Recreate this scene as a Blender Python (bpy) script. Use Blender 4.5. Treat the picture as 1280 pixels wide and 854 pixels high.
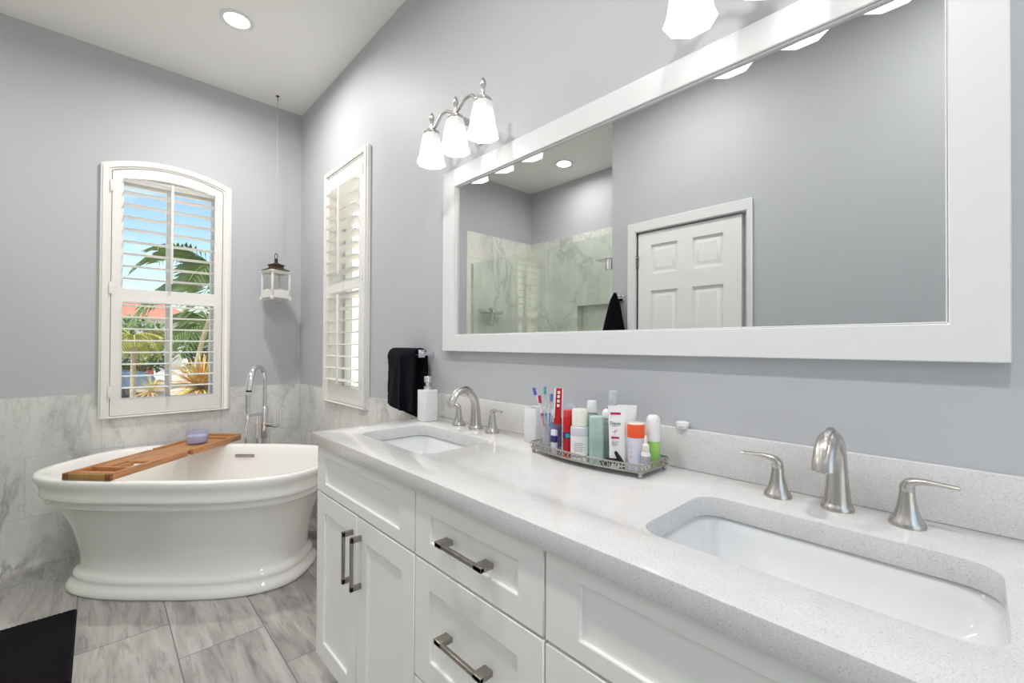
import bpy, bmesh, math, random
from mathutils import Matrix, Vector, noise
PI = math.pi
random.seed(7)
scn = bpy.context.scene
COL = scn.collection
for o in list(bpy.data.objects):
    bpy.data.objects.remove(o)

# ------------------------------------------------------------------ camera
YAW, PITCH, ROLL = 0.7552, 0.0094, 0.0047
fw = Vector((-math.cos(YAW)*math.cos(PITCH), math.sin(YAW)*math.cos(PITCH), math.sin(PITCH)))
rt = fw.cross(Vector((0, 0, 1))).normalized(); up = rt.cross(fw)
r2 = rt*math.cos(ROLL) + up*math.sin(ROLL); u2 = -rt*math.sin(ROLL) + up*math.cos(ROLL)
cd = bpy.data.cameras.new('camera'); cam = bpy.data.objects.new('camera', cd); COL.objects.link(cam)
m = Matrix((r2, u2, -fw)).transposed().to_4x4(); m.translation = Vector((3.595, -1.1348, 1.2285))
cam.matrix_world = m
cd.sensor_width = 36; cd.lens = 549.24*36/1280; cd.clip_start = .02; cd.clip_end = 300
scn.camera = cam

# ------------------------------------------------------------------ view, world, sun, ceiling light
vs = scn.view_settings
scn.display_settings.display_device = 'sRGB'
vs.view_transform = 'Standard'; vs.look = 'None'; vs.gamma = 1; vs.use_curve_mapping = False
vs.exposure = 0.56
SKY = .165
SUN = 5.2
SPOT_W = 9.3
BULB_W = .09
scn.cycles.use_denoising = True
scn.cycles.max_bounces = 12; scn.cycles.diffuse_bounces = 6; scn.cycles.glossy_bounces = 6
scn.cycles.transmission_bounces = 8; scn.cycles.transparent_max_bounces = 24
scn.cycles.sample_clamp_indirect = 6.0
scn.cycles.caustics_refractive = False

w = bpy.data.worlds.new('world'); scn.world = w; w.use_nodes = True
nt = w.node_tree; nt.nodes.clear()
wo = nt.nodes.new('ShaderNodeOutputWorld'); bg = nt.nodes.new('ShaderNodeBackground')
sk = nt.nodes.new('ShaderNodeTexSky'); sk.sky_type = 'NISHITA'; sk.sun_disc = False
sk.sun_elevation = math.radians(48); sk.sun_rotation = math.radians(140); sk.altitude = 0; sk.air_density = 1.0; sk.dust_density = 1.4; sk.ozone_density = 1.5
tc = nt.nodes.new('ShaderNodeTexCoord'); mp = nt.nodes.new('ShaderNodeMapping'); mp.inputs['Scale'].default_value = (1, 1, 2.6)
cn = nt.nodes.new('ShaderNodeTexNoise'); cn.inputs['Scale'].default_value = 3.2; cn.inputs['Detail'].default_value = 7; cn.inputs['Roughness'].default_value = .6
cr = nt.nodes.new('ShaderNodeValToRGB'); cr.color_ramp.elements[0].position = .50; cr.color_ramp.elements[1].position = .72
cr.color_ramp.elements[1].color = (.75, .75, .75, 1)
mx = nt.nodes.new('ShaderNodeMixRGB'); mx.inputs[2].default_value = (7.0, 7.2, 7.4, 1)
nt.links.new(tc.outputs['Generated'], mp.inputs[0]); nt.links.new(mp.outputs[0], cn.inputs[0]); nt.links.new(cn.outputs[0], cr.inputs[0])
nt.links.new(cr.outputs[0], mx.inputs[0]); nt.links.new(sk.outputs[0], mx.inputs[1]); nt.links.new(mx.outputs[0], bg.inputs[0])
bg.inputs[1].default_value = SKY; nt.links.new(bg.outputs[0], wo.inputs[0])

sd = bpy.data.lights.new('sun', 'SUN'); sd.energy = SUN; sd.angle = math.radians(.8); sd.color = (1, .95, .86)
so = bpy.data.objects.new('sun', sd); COL.objects.link(so)
so.rotation_euler = Vector((.12, -.62, .85)).to_track_quat('Z', 'Y').to_euler()

# ------------------------------------------------------------------ materials
def new_mat(name):
    mt = bpy.data.materials.new(name); mt.use_nodes = True
    n = mt.node_tree; n.nodes.clear()
    out = n.nodes.new('ShaderNodeOutputMaterial'); b = n.nodes.new('ShaderNodeBsdfPrincipled')
    n.links.new(b.outputs[0], out.inputs[0])
    return mt, n, b
def srgb(r, g, b):
    f = lambda c: (c/255/12.92) if c/255 <= .04045 else ((c/255+.055)/1.055)**2.4
    return (f(r), f(g), f(b), 1)
def coords(n, scale=(1, 1, 1), rot=(0, 0, 0), loc=(0, 0, 0)):
    t = n.nodes.new('ShaderNodeTexCoord'); mpn = n.nodes.new('ShaderNodeMapping')
    mpn.inputs['Scale'].default_value = scale; mpn.inputs['Rotation'].default_value = rot; mpn.inputs['Location'].default_value = loc
    n.links.new(t.outputs['Object'], mpn.inputs[0]); return mpn.outputs[0]
def nz(n, vec, scale, detail=4, rough=.5, dist=0):
    x = n.nodes.new('ShaderNodeTexNoise'); x.inputs['Scale'].default_value = scale; x.inputs['Detail'].default_value = detail
    x.inputs['Roughness'].default_value = rough; x.inputs['Distortion'].default_value = dist
    n.links.new(vec, x.inputs[0]); return x.outputs[0]
def ramp(n, fac, stops):
    r = n.nodes.new('ShaderNodeValToRGB'); e = r.color_ramp.elements
    e[0].position, e[0].color = stops[0]; e[1].position, e[1].color = stops[1]
    for p, c in stops[2:]:
        q = e.new(p); q.color = c
    n.links.new(fac, r.inputs[0]); return r.outputs[0]
def mix(n, fac, a, b, mode='MIX'):
    x = n.nodes.new('ShaderNodeMixRGB'); x.blend_type = mode
    for i, v in enumerate((fac, a, b)):
        if isinstance(v, (int, float)): x.inputs[i].default_value = v
        elif isinstance(v, tuple): x.inputs[i].default_value = v
        else: n.links.new(v, x.inputs[i])
    return x.outputs[0]
def bump(n, b, h, strength=.1, dist=.01):
    x = n.nodes.new('ShaderNodeBump'); x.inputs['Strength'].default_value = strength; x.inputs['Distance'].default_value = dist
    n.links.new(h, x.inputs['Height']); n.links.new(x.outputs[0], b.inputs['Normal'])
def M(name, col, rough=.5, metal=0, var=.03, vscale=12, bmp=0, bscale=60, spec=.5, coat=0, sheen=0, trans=0, ior=1.45, vdetail=3, emit=0):
    """a procedural paint / plastic / metal: base colour with faint noise variation"""
    mt, n, b = new_mat(name)
    v = coords(n)
    f = nz(n, v, vscale, vdetail)
    dark = tuple(c*(1-var*2) for c in col[:3])+(1,)
    b.inputs['Roughness'].default_value = rough; b.inputs['Metallic'].default_value = metal
    n.links.new(mix(n, f, dark, col), b.inputs['Base Color'])
    b.inputs['Specular IOR Level'].default_value = spec
    b.inputs['Coat Weight'].default_value = coat
    b.inputs['Sheen Weight'].default_value = sheen
    b.inputs['Transmission Weight'].default_value = trans; b.inputs['IOR'].default_value = ior
    if emit:
        b.inputs['Emission Color'].default_value = col; b.inputs['Emission Strength'].default_value = emit
    if bmp: bump(n, b, nz(n, v, bscale, 5), bmp, .002)
    return mt
def thin_glass(name, tint=(.97, 1, .98, 1), refl=1.0, ior=1.45, haze=0, hazecol=(1, 1, 1, 1)):
    mt = bpy.data.materials.new(name); mt.use_nodes = True; n = mt.node_tree; n.nodes.clear()
    out = n.nodes.new('ShaderNodeOutputMaterial'); tr = n.nodes.new('ShaderNodeBsdfTransparent'); gl = n.nodes.new('ShaderNodeBsdfGlossy')
    tr.inputs[0].default_value = tint; gl.inputs['Roughness'].default_value = 0.01; gl.inputs[0].default_value = (refl, refl, refl, 1)
    lw = n.nodes.new('ShaderNodeLayerWeight'); lw.inputs[0].default_value = .5
    pw = n.nodes.new('ShaderNodeMath'); pw.operation = 'POWER'; pw.inputs[1].default_value = 5; n.links.new(lw.outputs['Facing'], pw.inputs[0])
    f0 = ((ior-1)/(ior+1))**2
    fr = n.nodes.new('ShaderNodeMath'); fr.operation = 'MULTIPLY_ADD'; fr.inputs[1].default_value = 1-f0; fr.inputs[2].default_value = f0; n.links.new(pw.outputs[0], fr.inputs[0])
    ms = n.nodes.new('ShaderNodeMixShader')
    n.links.new(fr.outputs[0], ms.inputs[0]); n.links.new(tr.outputs[0], ms.inputs[1]); n.links.new(gl.outputs[0], ms.inputs[2])
    last = ms.outputs[0]
    if haze:
        df = n.nodes.new('ShaderNodeBsdfDiffuse'); df.inputs[0].default_value = hazecol
        m2 = n.nodes.new('ShaderNodeMixShader')
        f = nz(n, coords(n), 30, 3)
        rr = n.nodes.new('ShaderNodeMapRange'); rr.inputs['To Min'].default_value = haze*.7; rr.inputs['To Max'].default_value = min(1, haze*1.3)
        n.links.new(f, rr.inputs[0]); n.links.new(rr.outputs[0], m2.inputs[0])
        n.links.new(last, m2.inputs[1]); n.links.new(df.outputs[0], m2.inputs[2]); last = m2.outputs[0]
    n.links.new(last, out.inputs[0]); return mt
def marble(name, tile=None, axes='yz', grout=(.60, .59, .575, 1), seed=0., tint=(1, 1, 1), rough=.18, grout_loc=(0, 0), vein=1.0):
    mt, n, b = new_mat(name)
    v = coords(n, loc=(seed, seed*.7, seed*.3), rot=(.5, .4, .7), scale=(1.0, 1.9, .8))
    vd = mix(n, .12, v, nz_color(n, v, 1.6), 'ADD')
    f1 = nz(n, vd, 1.5, 9, .60, .45)
    k1 = ramp(n, f1, [(0.0, (0, 0, 0, 1)), (.455, (0, 0, 0, 1)), (.495, (1, 1, 1, 1)), (.525, (0, 0, 0, 1))])
    f2 = nz(n, vd, 3.2, 10, .64, .4)
    k2 = ramp(n, f2, [(0.0, (0, 0, 0, 1)), (.485, (0, 0, 0, 1)), (.5, (.7, .7, .7, 1)), (.515, (0, 0, 0, 1))])
    cl = nz(n, v, 1.4, 5, .6)
    base = ramp(n, cl, [(.3, (.60*tint[0], .595*tint[1], .585*tint[2], 1)), (.62, (.86*tint[0], .85*tint[1], .83*tint[2], 1))])
    msk = nz(n, v, 1.1, 2, .5)
    mk = ramp(n, msk, [(.40, (0, 0, 0, 1)), (.60, (1, 1, 1, 1))])
    k = mix(n, 1.0, mix(n, 1.0, k1, mk, 'MULTIPLY'), mix(n, .45, (0, 0, 0, 1), k2), 'ADD')
    c = mix(n, mix(n, 1.0, k, (.72*vein, .72*vein, .72*vein, 1), 'MULTIPLY'), base, (.20, .20, .205, 1))
    b.inputs['Roughness'].default_value = rough
    if tile:
        sx = n.nodes.new('ShaderNodeSeparateXYZ'); cx = n.nodes.new('ShaderNodeCombineXYZ')
        t = n.nodes.new('ShaderNodeTexCoord'); n.links.new(t.outputs['Object'], sx.inputs[0])
        for k_, a in enumerate(axes):
            ad = n.nodes.new('ShaderNodeMath'); ad.operation = 'ADD'; ad.inputs[1].default_value = grout_loc[k_]
            n.links.new(sx.outputs['XYZ'.index(a.upper())], ad.inputs[0]); n.links.new(ad.outputs[0], cx.inputs[k_])
        br = n.nodes.new('ShaderNodeTexBrick'); br.offset = .5; br.inputs['Scale'].default_value = 1
        br.inputs['Brick Width'].default_value = tile[0]; br.inputs['Row Height'].default_value = tile[1]
        br.inputs['Mortar Size'].default_value = .0016; br.inputs['Mortar Smooth'].default_value = .2
        br.inputs['Color1'].default_value = (.96, .96, .96, 1); br.inputs['Color2'].default_value = (1.0, 1.0, 1.0, 1)
        n.links.new(cx.outputs[0], br.inputs[0])
        c = mix(n, 1.0, c, br.outputs['Color'], 'MULTIPLY')
        c = mix(n, br.outputs['Fac'], c, grout)
    n.links.new(c, b.inputs['Base Color'])
    return mt
def nz_color(n, vec, scale):
    x = n.nodes.new('ShaderNodeTexNoise'); x.inputs['Scale'].default_value = scale; x.inputs['Detail'].default_value = 4
    n.links.new(vec, x.inputs[0]); return x.outputs['Color']

WALL = M('wall_paint', srgb(189, 191, 195), .55, var=.012, vscale=3, bmp=.06, bscale=240)
CEIL = M('ceiling_paint', srgb(246, 244, 241), .8, var=.01, vscale=3, bmp=.05, bscale=160)
TRIM = M('white_trim_paint', srgb(228, 228, 229), .3, var=.01)
SHUT = M('shutter_paint', srgb(236, 234, 231), .3, var=.01)
CAB = M('cabinet_paint', srgb(247, 247, 243), .33, var=.012)
CABIN = M('cabinet_shadow_board', srgb(150, 150, 145), .6)
MARW = marble('marble_wall_tile', (.605, .33), 'yz', seed=3.1, grout_loc=(1.42+6.05, .06+3.3))
MARW2 = marble('marble_wall_tile_side', (.605, .33), 'xz', seed=8.4, grout_loc=(.2+6.05, .06+3.3))
MARS = marble('marble_shower_tile', (.605, .305), 'yz', seed=5.2, vein=.55, tint=(1.0, 1.0, .94), grout_loc=(.3+6.05, 0+3.05))
MARS2 = marble('marble_shower_tile_back', (.605, .305), 'xz', seed=1.2, vein=.5, tint=(1.0, 1.0, .94), grout_loc=(.3+6.05, 0+3.05))
PORC = M('tub_acrylic', srgb(250, 248, 245), .12, var=.005, coat=.4)
CERAM = M('white_ceramic', srgb(228, 229, 230), .1, var=.005, coat=.3)
NICK = M('brushed_nickel', (.60, .575, .545, 1), .27, 1, var=.05, vscale=40)
PULL = M('dark_brushed_nickel', (.36, .33, .30, 1), .34, 1, var=.06, vscale=50)
CHROME = M('chrome', (.80, .80, .82, 1), .07, 1, var=.01)
SILVER = M('aged_silver', (.58, .55, .52, 1), .3, 1, var=.14, vscale=120)
MIRROR = M('mirror_silvering', (.765, .775, .77, 1), 0.0, 1, var=0.0)
BRONZE = M('lantern_bronze', srgb(92, 72, 62), .45, .6, var=.15, vscale=60)
WWOOD = M('lantern_white_wood', srgb(236, 234, 230), .5, var=.04, vscale=50)
BLACKT = M('black_terry', srgb(13, 13, 20), .95, var=.25, vscale=60, sheen=.03, bmp=.9, bscale=420, spec=.1)
NAVYT = M('navy_black_terry', srgb(14, 14, 25), .95, var=.25, vscale=50, sheen=.03, bmp=.9, bscale=420, spec=.1)
WHITEP = M('white_plastic', srgb(238, 238, 238), .3, var=.008)
GLASSW = thin_glass('window_glass')
GLASSS = thin_glass('shower_glass', (.935, .972, .95, 1), ior=1.7)
GLASSC = thin_glass('clear_plastic', (.93, .94, .95, 1), haze=.12)
GLASSL = thin_glass('lantern_glass', (.97, .97, .97, 1))
BULB = M('glowing_bulb', (1, .97, .92, 1), .5, emit=6)
DARK = M('dark_rubber', srgb(30, 30, 32), .6)

def shade_mat():
    mt, n, b = new_mat('frosted_shade_glass')
    b.inputs['Base Color'].default_value = (.95, .95, .95, 1); b.inputs['Roughness'].default_value = .4
    n.links.new(mix(n, nz(n, coords(n), 40, 3), (.50, .50, .50, 1), (.54, .54, .54, 1)), b.inputs['Base Color'])
    b.inputs['Emission Color'].default_value = (1, .985, .97, 1)
    sx = n.nodes.new('ShaderNodeSeparateXYZ'); t = n.nodes.new('ShaderNodeTexCoord'); n.links.new(t.outputs['Object'], sx.inputs[0])
    mr = n.nodes.new('ShaderNodeMapRange'); mr.interpolation_type = 'SMOOTHSTEP'
    mr.inputs['From Min'].default_value = .115; mr.inputs['From Max'].default_value = .045; mr.inputs['To Min'].default_value = .20; mr.inputs['To Max'].default_value = .70
    n.links.new(sx.outputs[2], mr.inputs[0]); n.links.new(mr.outputs[0], b.inputs['Emission Strength'])
    return mt
SHADE = shade_mat()

def quartz():
    mt, n, b = new_mat('speckled_quartz')
    v = coords(n)
    c = ramp(n, nz(n, v, 26, 4, .6), [(.3, srgb(217, 216, 216)), (.7, srgb(223, 222, 222))])
    vo = n.nodes.new('ShaderNodeTexVoronoi'); vo.inputs['Scale'].default_value = 260; n.links.new(v, vo.inputs[0])
    sp = ramp(n, vo.outputs['Distance'], [(.14, (1, 1, 1, 1)), (.26, (0, 0, 0, 1))])
    sel = ramp(n, nz(n, v, 120, 2), [(.50, (0, 0, 0, 1)), (.56, (1, 1, 1, 1))])
    k = mix(n, 1.0, sp, sel, 'MULTIPLY')
    c = mix(n, mix(n, 1.0, k, (.45, .45, .45, 1), 'MULTIPLY'), c, srgb(120, 112, 106))
    fine = ramp(n, nz(n, v, 420, 2, .8), [(.35, (.86, .85, .84, 1)), (.6, (1, 1, 1, 1))])
    c = mix(n, 1.0, c, fine, 'MULTIPLY')
    n.links.new(c, b.inputs['Base Color']); b.inputs['Roughness'].default_value = .16
    return mt
QUARTZ = quartz()

def floor_mat():
    mt, n, b = new_mat('grey_stone_plank_tile')
    sx = n.nodes.new('ShaderNodeSeparateXYZ'); t = n.nodes.new('ShaderNodeTexCoord'); n.links.new(t.outputs['Object'], sx.inputs[0])
    cx = n.nodes.new('ShaderNodeCombineXYZ')
    for k, off in ((0, 6.05+.605-1.455), (1, .595+3.007)):
        ad = n.nodes.new('ShaderNodeMath'); ad.operation = 'ADD'; ad.inputs[1].default_value = off
        n.links.new(sx.outputs[k], ad.inputs[0]); n.links.new(ad.outputs[0], cx.inputs[k])
    br = n.nodes.new('ShaderNodeTexBrick'); br.offset = .5; br.inputs['Scale'].default_value = 1
    br.inputs['Brick Width'].default_value = .605; br.inputs['Row Height'].default_value = .3007
    br.inputs['Mortar Size'].default_value = .0022; br.inputs['Mortar Smooth'].default_value = .1
    br.inputs['Color1'].default_value = (0, 0, 0, 1); br.inputs['Color2'].default_value = (1, 1, 1, 1); br.inputs['Bias'].default_value = 0
    n.links.new(cx.outputs[0], br.inputs[0])
    # streaks run along the tiles, shifted per tile
    sh = n.nodes.new('ShaderNodeVectorMath'); sh.operation = 'MULTIPLY_ADD'
    n.links.new(br.outputs['Color'], sh.inputs[0]); sh.inputs[1].default_value = (9.0, 7.0, 3.0); n.links.new(t.outputs['Object'], sh.inputs[2])
    mp1 = n.nodes.new('ShaderNodeMapping'); mp1.inputs['Scale'].default_value = (.9, 6.0, 1); mp1.inputs['Rotation'].default_value = (0, 0, .22)
    n.links.new(sh.outputs[0], mp1.inputs[0])
    st = nz(n, mp1.outputs[0], 2.6, 10, .62, .9)
    mp2 = n.nodes.new('ShaderNodeMapping'); mp2.inputs['Scale'].default_value = (1.6, 14.0, 1); mp2.inputs['Rotation'].default_value = (0, 0, .3)
    n.links.new(sh.outputs[0], mp2.inputs[0])
    st2 = nz(n, mp2.outputs[0], 3.0, 8, .7, .6)
    c = ramp(n, st, [(.30, srgb(118, 112, 108)), (.44, srgb(160, 154, 150)), (.56, srgb(188, 183, 179)), (.72, srgb(206, 202, 199))])
    dk = ramp(n, st2, [(.36, (.50, .49, .49, 1)), (.47, (.93, .93, .93, 1)), (.7, (1.05, 1.05, 1.05, 1))])
    c = mix(n, 1.0, c, dk, 'MULTIPLY')
    c = mix(n, .30, c, mix(n, br.outputs['Color'], srgb(138, 134, 131), srgb(218, 215, 212)))
    c = mix(n, br.outputs['Fac'], c, srgb(120, 116, 113))
    n.links.new(c, b.inputs['Base Color']); b.inputs['Roughness'].default_value = .38
    return mt
FLOOR = floor_mat()

def wood_mat(name, a, b_, s=9):
    mt, n, b = new_mat(name)
    v = coords(n, (3, 40, 40)); f = nz(n, v, s*.3, 6, .6, .8)
    n.links.new(ramp(n, f, [(.3, a), (.7, b_)]), b.inputs['Base Color']); b.inputs['Roughness'].default_value = .45
    return mt
BAMBOO = wood_mat('bamboo', srgb(168, 112, 68), srgb(206, 150, 100))
BAMBOOL = wood_mat('bamboo_end_grain', srgb(160, 118, 66), srgb(188, 144, 88))
BAMBOOD = wood_mat('bamboo_joint', srgb(122, 74, 38), srgb(150, 96, 54))

# ------------------------------------------------------------------ mesh helpers
AX = {'xy': (0, 1, 2), 'xz': (0, 2, 1), 'yz': (1, 2, 0)}
class MB:
    def __init__(s): s.bm = bmesh.new()
    def _take(s, t, mtx=None):
        if mtx is not None: t.transform(mtx)
        me = bpy.data.meshes.new('tmp'); t.to_mesh(me); t.free(); s.bm.from_mesh(me); bpy.data.meshes.remove(me); return s
    def box(s, x0, x1, y0, y1, z0, z1, bev=0, seg=2, mtx=None):
        t = bmesh.new(); bmesh.ops.create_cube(t, size=1)
        for v in t.verts: v.co = Vector(((x0+x1)/2+v.co.x*(x1-x0), (y0+y1)/2+v.co.y*(y1-y0), (z0+z1)/2+v.co.z*(z1-z0)))
        if bev: bmesh.ops.bevel(t, geom=t.edges[:], offset=bev, segments=seg, profile=.5, affect='EDGES')
        return s._take(t, mtx)
    def rings(s, rings, closed=True, cap0=True, cap1=True, mtx=None):
        t = bmesh.new(); R = [[t.verts.new(p) for p in r] for r in rings]; k = len(R[0])
        for a, b in zip(R, R[1:]):
            for i in range(k if closed else k-1):
                j = (i+1) % k
                try: t.faces.new((a[i], a[j], b[j], b[i]))
                except ValueError: pass
        if cap0: t.faces.new(R[0][::-1])
        if cap1: t.faces.new(R[-1])
        bmesh.ops.recalc_face_normals(t, faces=t.faces[:])
        return s._take(t, mtx)
    def lathe(s, prof, c=(0, 0, 0), seg=32, cap0=True, cap1=True, sx=1, sy=1, mtx=None, pw=2.0):
        R = []
        for r, z in prof:
            ring = []
            for i in range(seg):
                a = 2*PI*i/seg; ca, sa = math.cos(a), math.sin(a)
                if pw != 2.0:
                    q = (abs(ca)**pw+abs(sa)**pw)**(-1/pw); ca *= q; sa *= q
                ring.append((c[0]+max(r, 1e-5)*ca*sx, c[1]+max(r, 1e-5)*sa*sy, c[2]+z))
            R.append(ring)
        return s.rings(R, True, cap0, cap1, mtx)
    def tube(s, pts, rad, seg=12, mtx=None, flat=1.0, side=None, caps=True):
        """sweep a circle/ellipse along pts; rad number or list; flat scales the second axis"""
        P = [Vector(p) for p in pts]; n = len(P)
        rad = rad if isinstance(rad, (list, tuple)) else [rad]*n
        flat = flat if isinstance(flat, (list, tuple)) else [flat]*n
        R = []; prev = Vector(side) if side else None
        for i in range(n):
            t = (P[min(i+1, n-1)]-P[max(i-1, 0)]).normalized()
            if prev is None:
                prev = t.cross(Vector((0, 0, 1)))
                if prev.length < 1e-3: prev = t.cross(Vector((1, 0, 0)))
            a = (prev - t*prev.dot(t)).normalized(); b = t.cross(a)
            if not side: prev = a
            R.append([tuple(P[i]+a*rad[i]*math.cos(q)+b*rad[i]*flat[i]*math.sin(q)) for q in [2*PI*k/seg for k in range(seg)]])
        return s.rings(R, True, caps, caps, mtx)
    def plate(s, loops, w0, w1, axes='xy', bev=0, mtx=None, seg=1):
        t = bmesh.new(); E = []
        iu, iv, iw = AX[axes]
        for L in loops:
            vs_ = []
            for u, v in L:
                co = [0, 0, 0]; co[iu] = u; co[iv] = v; co[iw] = w0; vs_.append(t.verts.new(co))
            E += [t.edges.new((vs_[i], vs_[(i+1) % len(vs_)])) for i in range(len(vs_))]
        bmesh.ops.triangle_fill(t, use_beauty=True, use_dissolve=False, edges=E)
        d = [0, 0, 0]; d[iw] = w1-w0
        ex = bmesh.ops.extrude_face_region(t, geom=t.faces[:])
        bmesh.ops.translate(t, verts=[g for g in ex['geom'] if isinstance(g, bmesh.types.BMVert)], vec=d)
        bmesh.ops.recalc_face_normals(t, faces=t.faces[:])
        bmesh.ops.dissolve_limit(t, angle_limit=.01, verts=t.verts[:], edges=t.edges[:])
        if bev:
            es = [e for e in t.edges if len(e.link_faces) == 2 and e.calc_face_angle() > .9]
            bmesh.ops.bevel(t, geom=es, offset=bev, segments=seg, profile=.5, affect='EDGES')
        bmesh.ops.triangulate(t, faces=[f for f in t.faces if len(f.verts) > 4])
        return s._take(t, mtx)
    def sphere(s, c, r, u=16, v=10, sc=(1, 1, 1), mtx=None):
        t = bmesh.new(); bmesh.ops.create_uvsphere(t, u_segments=u, v_segments=v, radius=r)
        for q in t.verts: q.co = Vector((c[0]+q.co.x*sc[0], c[1]+q.co.y*sc[1], c[2]+q.co.z*sc[2]))
        return s._take(t, mtx)
    def build(s, name, mat, parent=None, loc=None, smooth=38, rot=None):
        me = bpy.data.meshes.new(name); bm = s.bm
        for f in bm.faces: f.smooth = True
        lim = math.radians(smooth)
        for e in bm.edges:
            if len(e.link_faces) == 2 and e.calc_face_angle(0) > lim: e.smooth = False
        bm.to_mesh(me); bm.free()
        if isinstance(mat, (list, tuple)):
            for q in mat: me.materials.append(q)
        else: me.materials.append(mat)
        o = bpy.data.objects.new(name, me); COL.objects.link(o)
        if parent: o.parent = parent
        if loc: o.location = loc
        if rot: o.rotation_euler = rot
        return o
def props(o, label=None, cat=None, group=None, kind=None):
    if label: o['label'] = label
    if cat: o['category'] = cat
    if group: o['group'] = group
    if kind: o['kind'] = kind
    return o
def thing(name, label, cat, loc=(0, 0, 0), rotz=0, group=None):
    o = bpy.data.objects.new(name, None); COL.objects.link(o); o.location = loc; o.rotation_euler = (0, 0, rotz)
    o.empty_display_size = .05
    return props(o, label, cat, group)
def struct(o, label=None):
    return props(o, label, None, None, 'structure')
def copy_tree(o, parent=None):
    c = o.copy(); COL.objects.link(c)
    if parent: c.parent = parent
    for ch in [x for x in o.children]: copy_tree(ch, c)
    return c
def rect(u0, u1, v0, v1): return [(u0, v0), (u1, v0), (u1, v1), (u0, v1)]
def rrect(u0, u1, v0, v1, r, n=6):
    P = []
    for cx, cy, a0 in ((u1-r, v0+r, -90), (u1-r, v1-r, 0), (u0+r, v1-r, 90), (u0+r, v0+r, 180)):
        for i in range(n+1):
            a = math.radians(a0+90*i/n); P.append((cx+r*math.cos(a), cy+r*math.sin(a)))
    return P
def arch(u0, u1, v0, v1, rise, n=20):
    """rectangle u0..u1, v0..v1 whose top bulges by rise"""
    P = [(u0, v0), (u1, v0)]
    h = (u1-u0)/2; R = (h*h+rise*rise)/(2*rise); cz = v1+rise-R; c = (u0+u1)/2; a = math.asin(h/R)
    for i in range(n+1):
        q = a-2*a*i/n; P.append((c+R*math.sin(q), cz+R*math.cos(q)))
    return P
def arc_z(u, u0, u1, v1, rise):
    h = (u1-u0)/2; R = (h*h+rise*rise)/(2*rise); c = (u0+u1)/2
    return v1+rise-R+math.sqrt(max(R*R-(u-c)**2, 0))
def smooth_path(pts, n=8):
    P = [Vector(p) for p in pts]; out = []
    for i in range(len(P)-1):
        p0, p1, p2, p3 = P[max(i-1, 0)], P[i], P[i+1], P[min(i+2, len(P)-1)]
        for k in range(n):
            t = k/n
            out.append(.5*((2*p1)+(p2-p0)*t+(2*p0-5*p1+4*p2-p3)*t*t+(-p0+3*p1-3*p2+p3)*t**3))
    out.append(P[-1]); return out
def lerpn(vals, n):
    out = []
    for i in range(len(vals)-1):
        for k in range(n): out.append(vals[i]+(vals[i+1]-vals[i])*k/n)
    out.append(vals[-1]); return out

# ------------------------------------------------------------------ room shell
H = 3.003; XR = 4.75; YD = -1.69; YB = -2.57; XW = 1.711
b = MB(); b.box(-.2, XR+.15, YB-.15, .2, -.12, 0); struct(b.build('floor', FLOOR))
b = MB(); b.box(-.2, XR+.15, YB-.15, .2, H, H+.15); struct(b.build('ceiling', CEIL))
# far wall (x = 0) with the arched window opening
b = MB(); HY0, HY1, HZ0, HZ1 = -1.065, -.532, .845, 2.262
b.plate([rect(YB-.15, .15, 0, H), rect(HY0, HY1, HZ0, HZ1)], -.15, 0, 'yz'); struct(b.build('wall_left', WALL))
# vanity wall (y = 0)
b = MB(); GX0, GX1, GZ0, GZ1 = .603, 1.147, .915, 2.30
b.plate([rect(0, XR+.15, 0, H), rect(GX0, GX1, GZ0, GZ1)], 0, .15, 'xz'); struct(b.build('wall_right', WALL))
b = MB(); b.plate([rect(0, XW, 0, H), rect(.69, 1.09, 1.33, 1.655)], YB-.15, YB, 'xz'); struct(b.build('wall_back', WALL))
DX0, DX1, DZ = 1.92, 2.652, 2.035
b = MB(); b.plate([[(XW, 0), (DX0, 0), (DX0, DZ+.012), (DX1, DZ+.012), (DX1, 0), (XR+.15, 0), (XR+.15, H), (XW, H)]], YD-.12, YD, 'xz')
b.box(XW, XW+.12, YB-.15, YD-.12, 0, H)
b.box(DX0-.02, DX1+.02, YD-.18, YD-.13, 0, DZ+.05)  # unseen panel added behind the door to block light through its gap
struct(b.build('wall_front', WALL))
b = MB(); b.plate([rect(YD, 0, 0, H), rect(-1.60, -.10, .08, 2.5)], XR, XR+.15, 'yz'); struct(b.build('wall_rear', WALL))  # rear opening added to let daylight fill the room
# marble: wainscot and shower lining
b = MB(); b.plate([[(-1.63, 0), (0, 0), (0, .930), (-.465, .930), (-.465, .777), (-1.135, .777), (-1.135, .930), (-1.63, .930)]], 0, .008, 'yz')
struct(b.build('trim_1', MARW), 'white marble tile wainscot below the arched window')
b = MB(); b.plate([[(.008, 0), (1.905, 0), (1.905, .930), (1.203, .930), (1.203, .853), (.55, .853), (.55, .930), (.008, .930)]], -.008, 0, 'xz')
struct(b.build('trim_2', MARW2), 'white marble tile wainscot on the vanity wall')
b = MB(); b.box(0, .010, YB, -1.63, 0, 2.405); struct(b.build('trim_3', MARS), 'marble shower tile on the window wall')
b = MB(); b.plate([rect(.010, XW, 0, 2.405), rect(.69, 1.09, 1.33, 1.655)], YB, YB+.010, 'xz')
b.box(.69, 1.09, YB-.09, YB-.08, 1.33, 1.655); b.box(.69, .695, YB-.09, YB+.009, 1.33, 1.655); b.box(1.085, 1.09, YB-.09, YB+.009, 1.33, 1.655)
b.box(.69, 1.09, YB-.09, YB+.009, 1.325, 1.333); b.box(.69, 1.09, YB-.09, YB+.009, 1.650, 1.658)
struct(b.build('trim_4', MARS2), 'marble shower back wall with a recessed niche')
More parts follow.
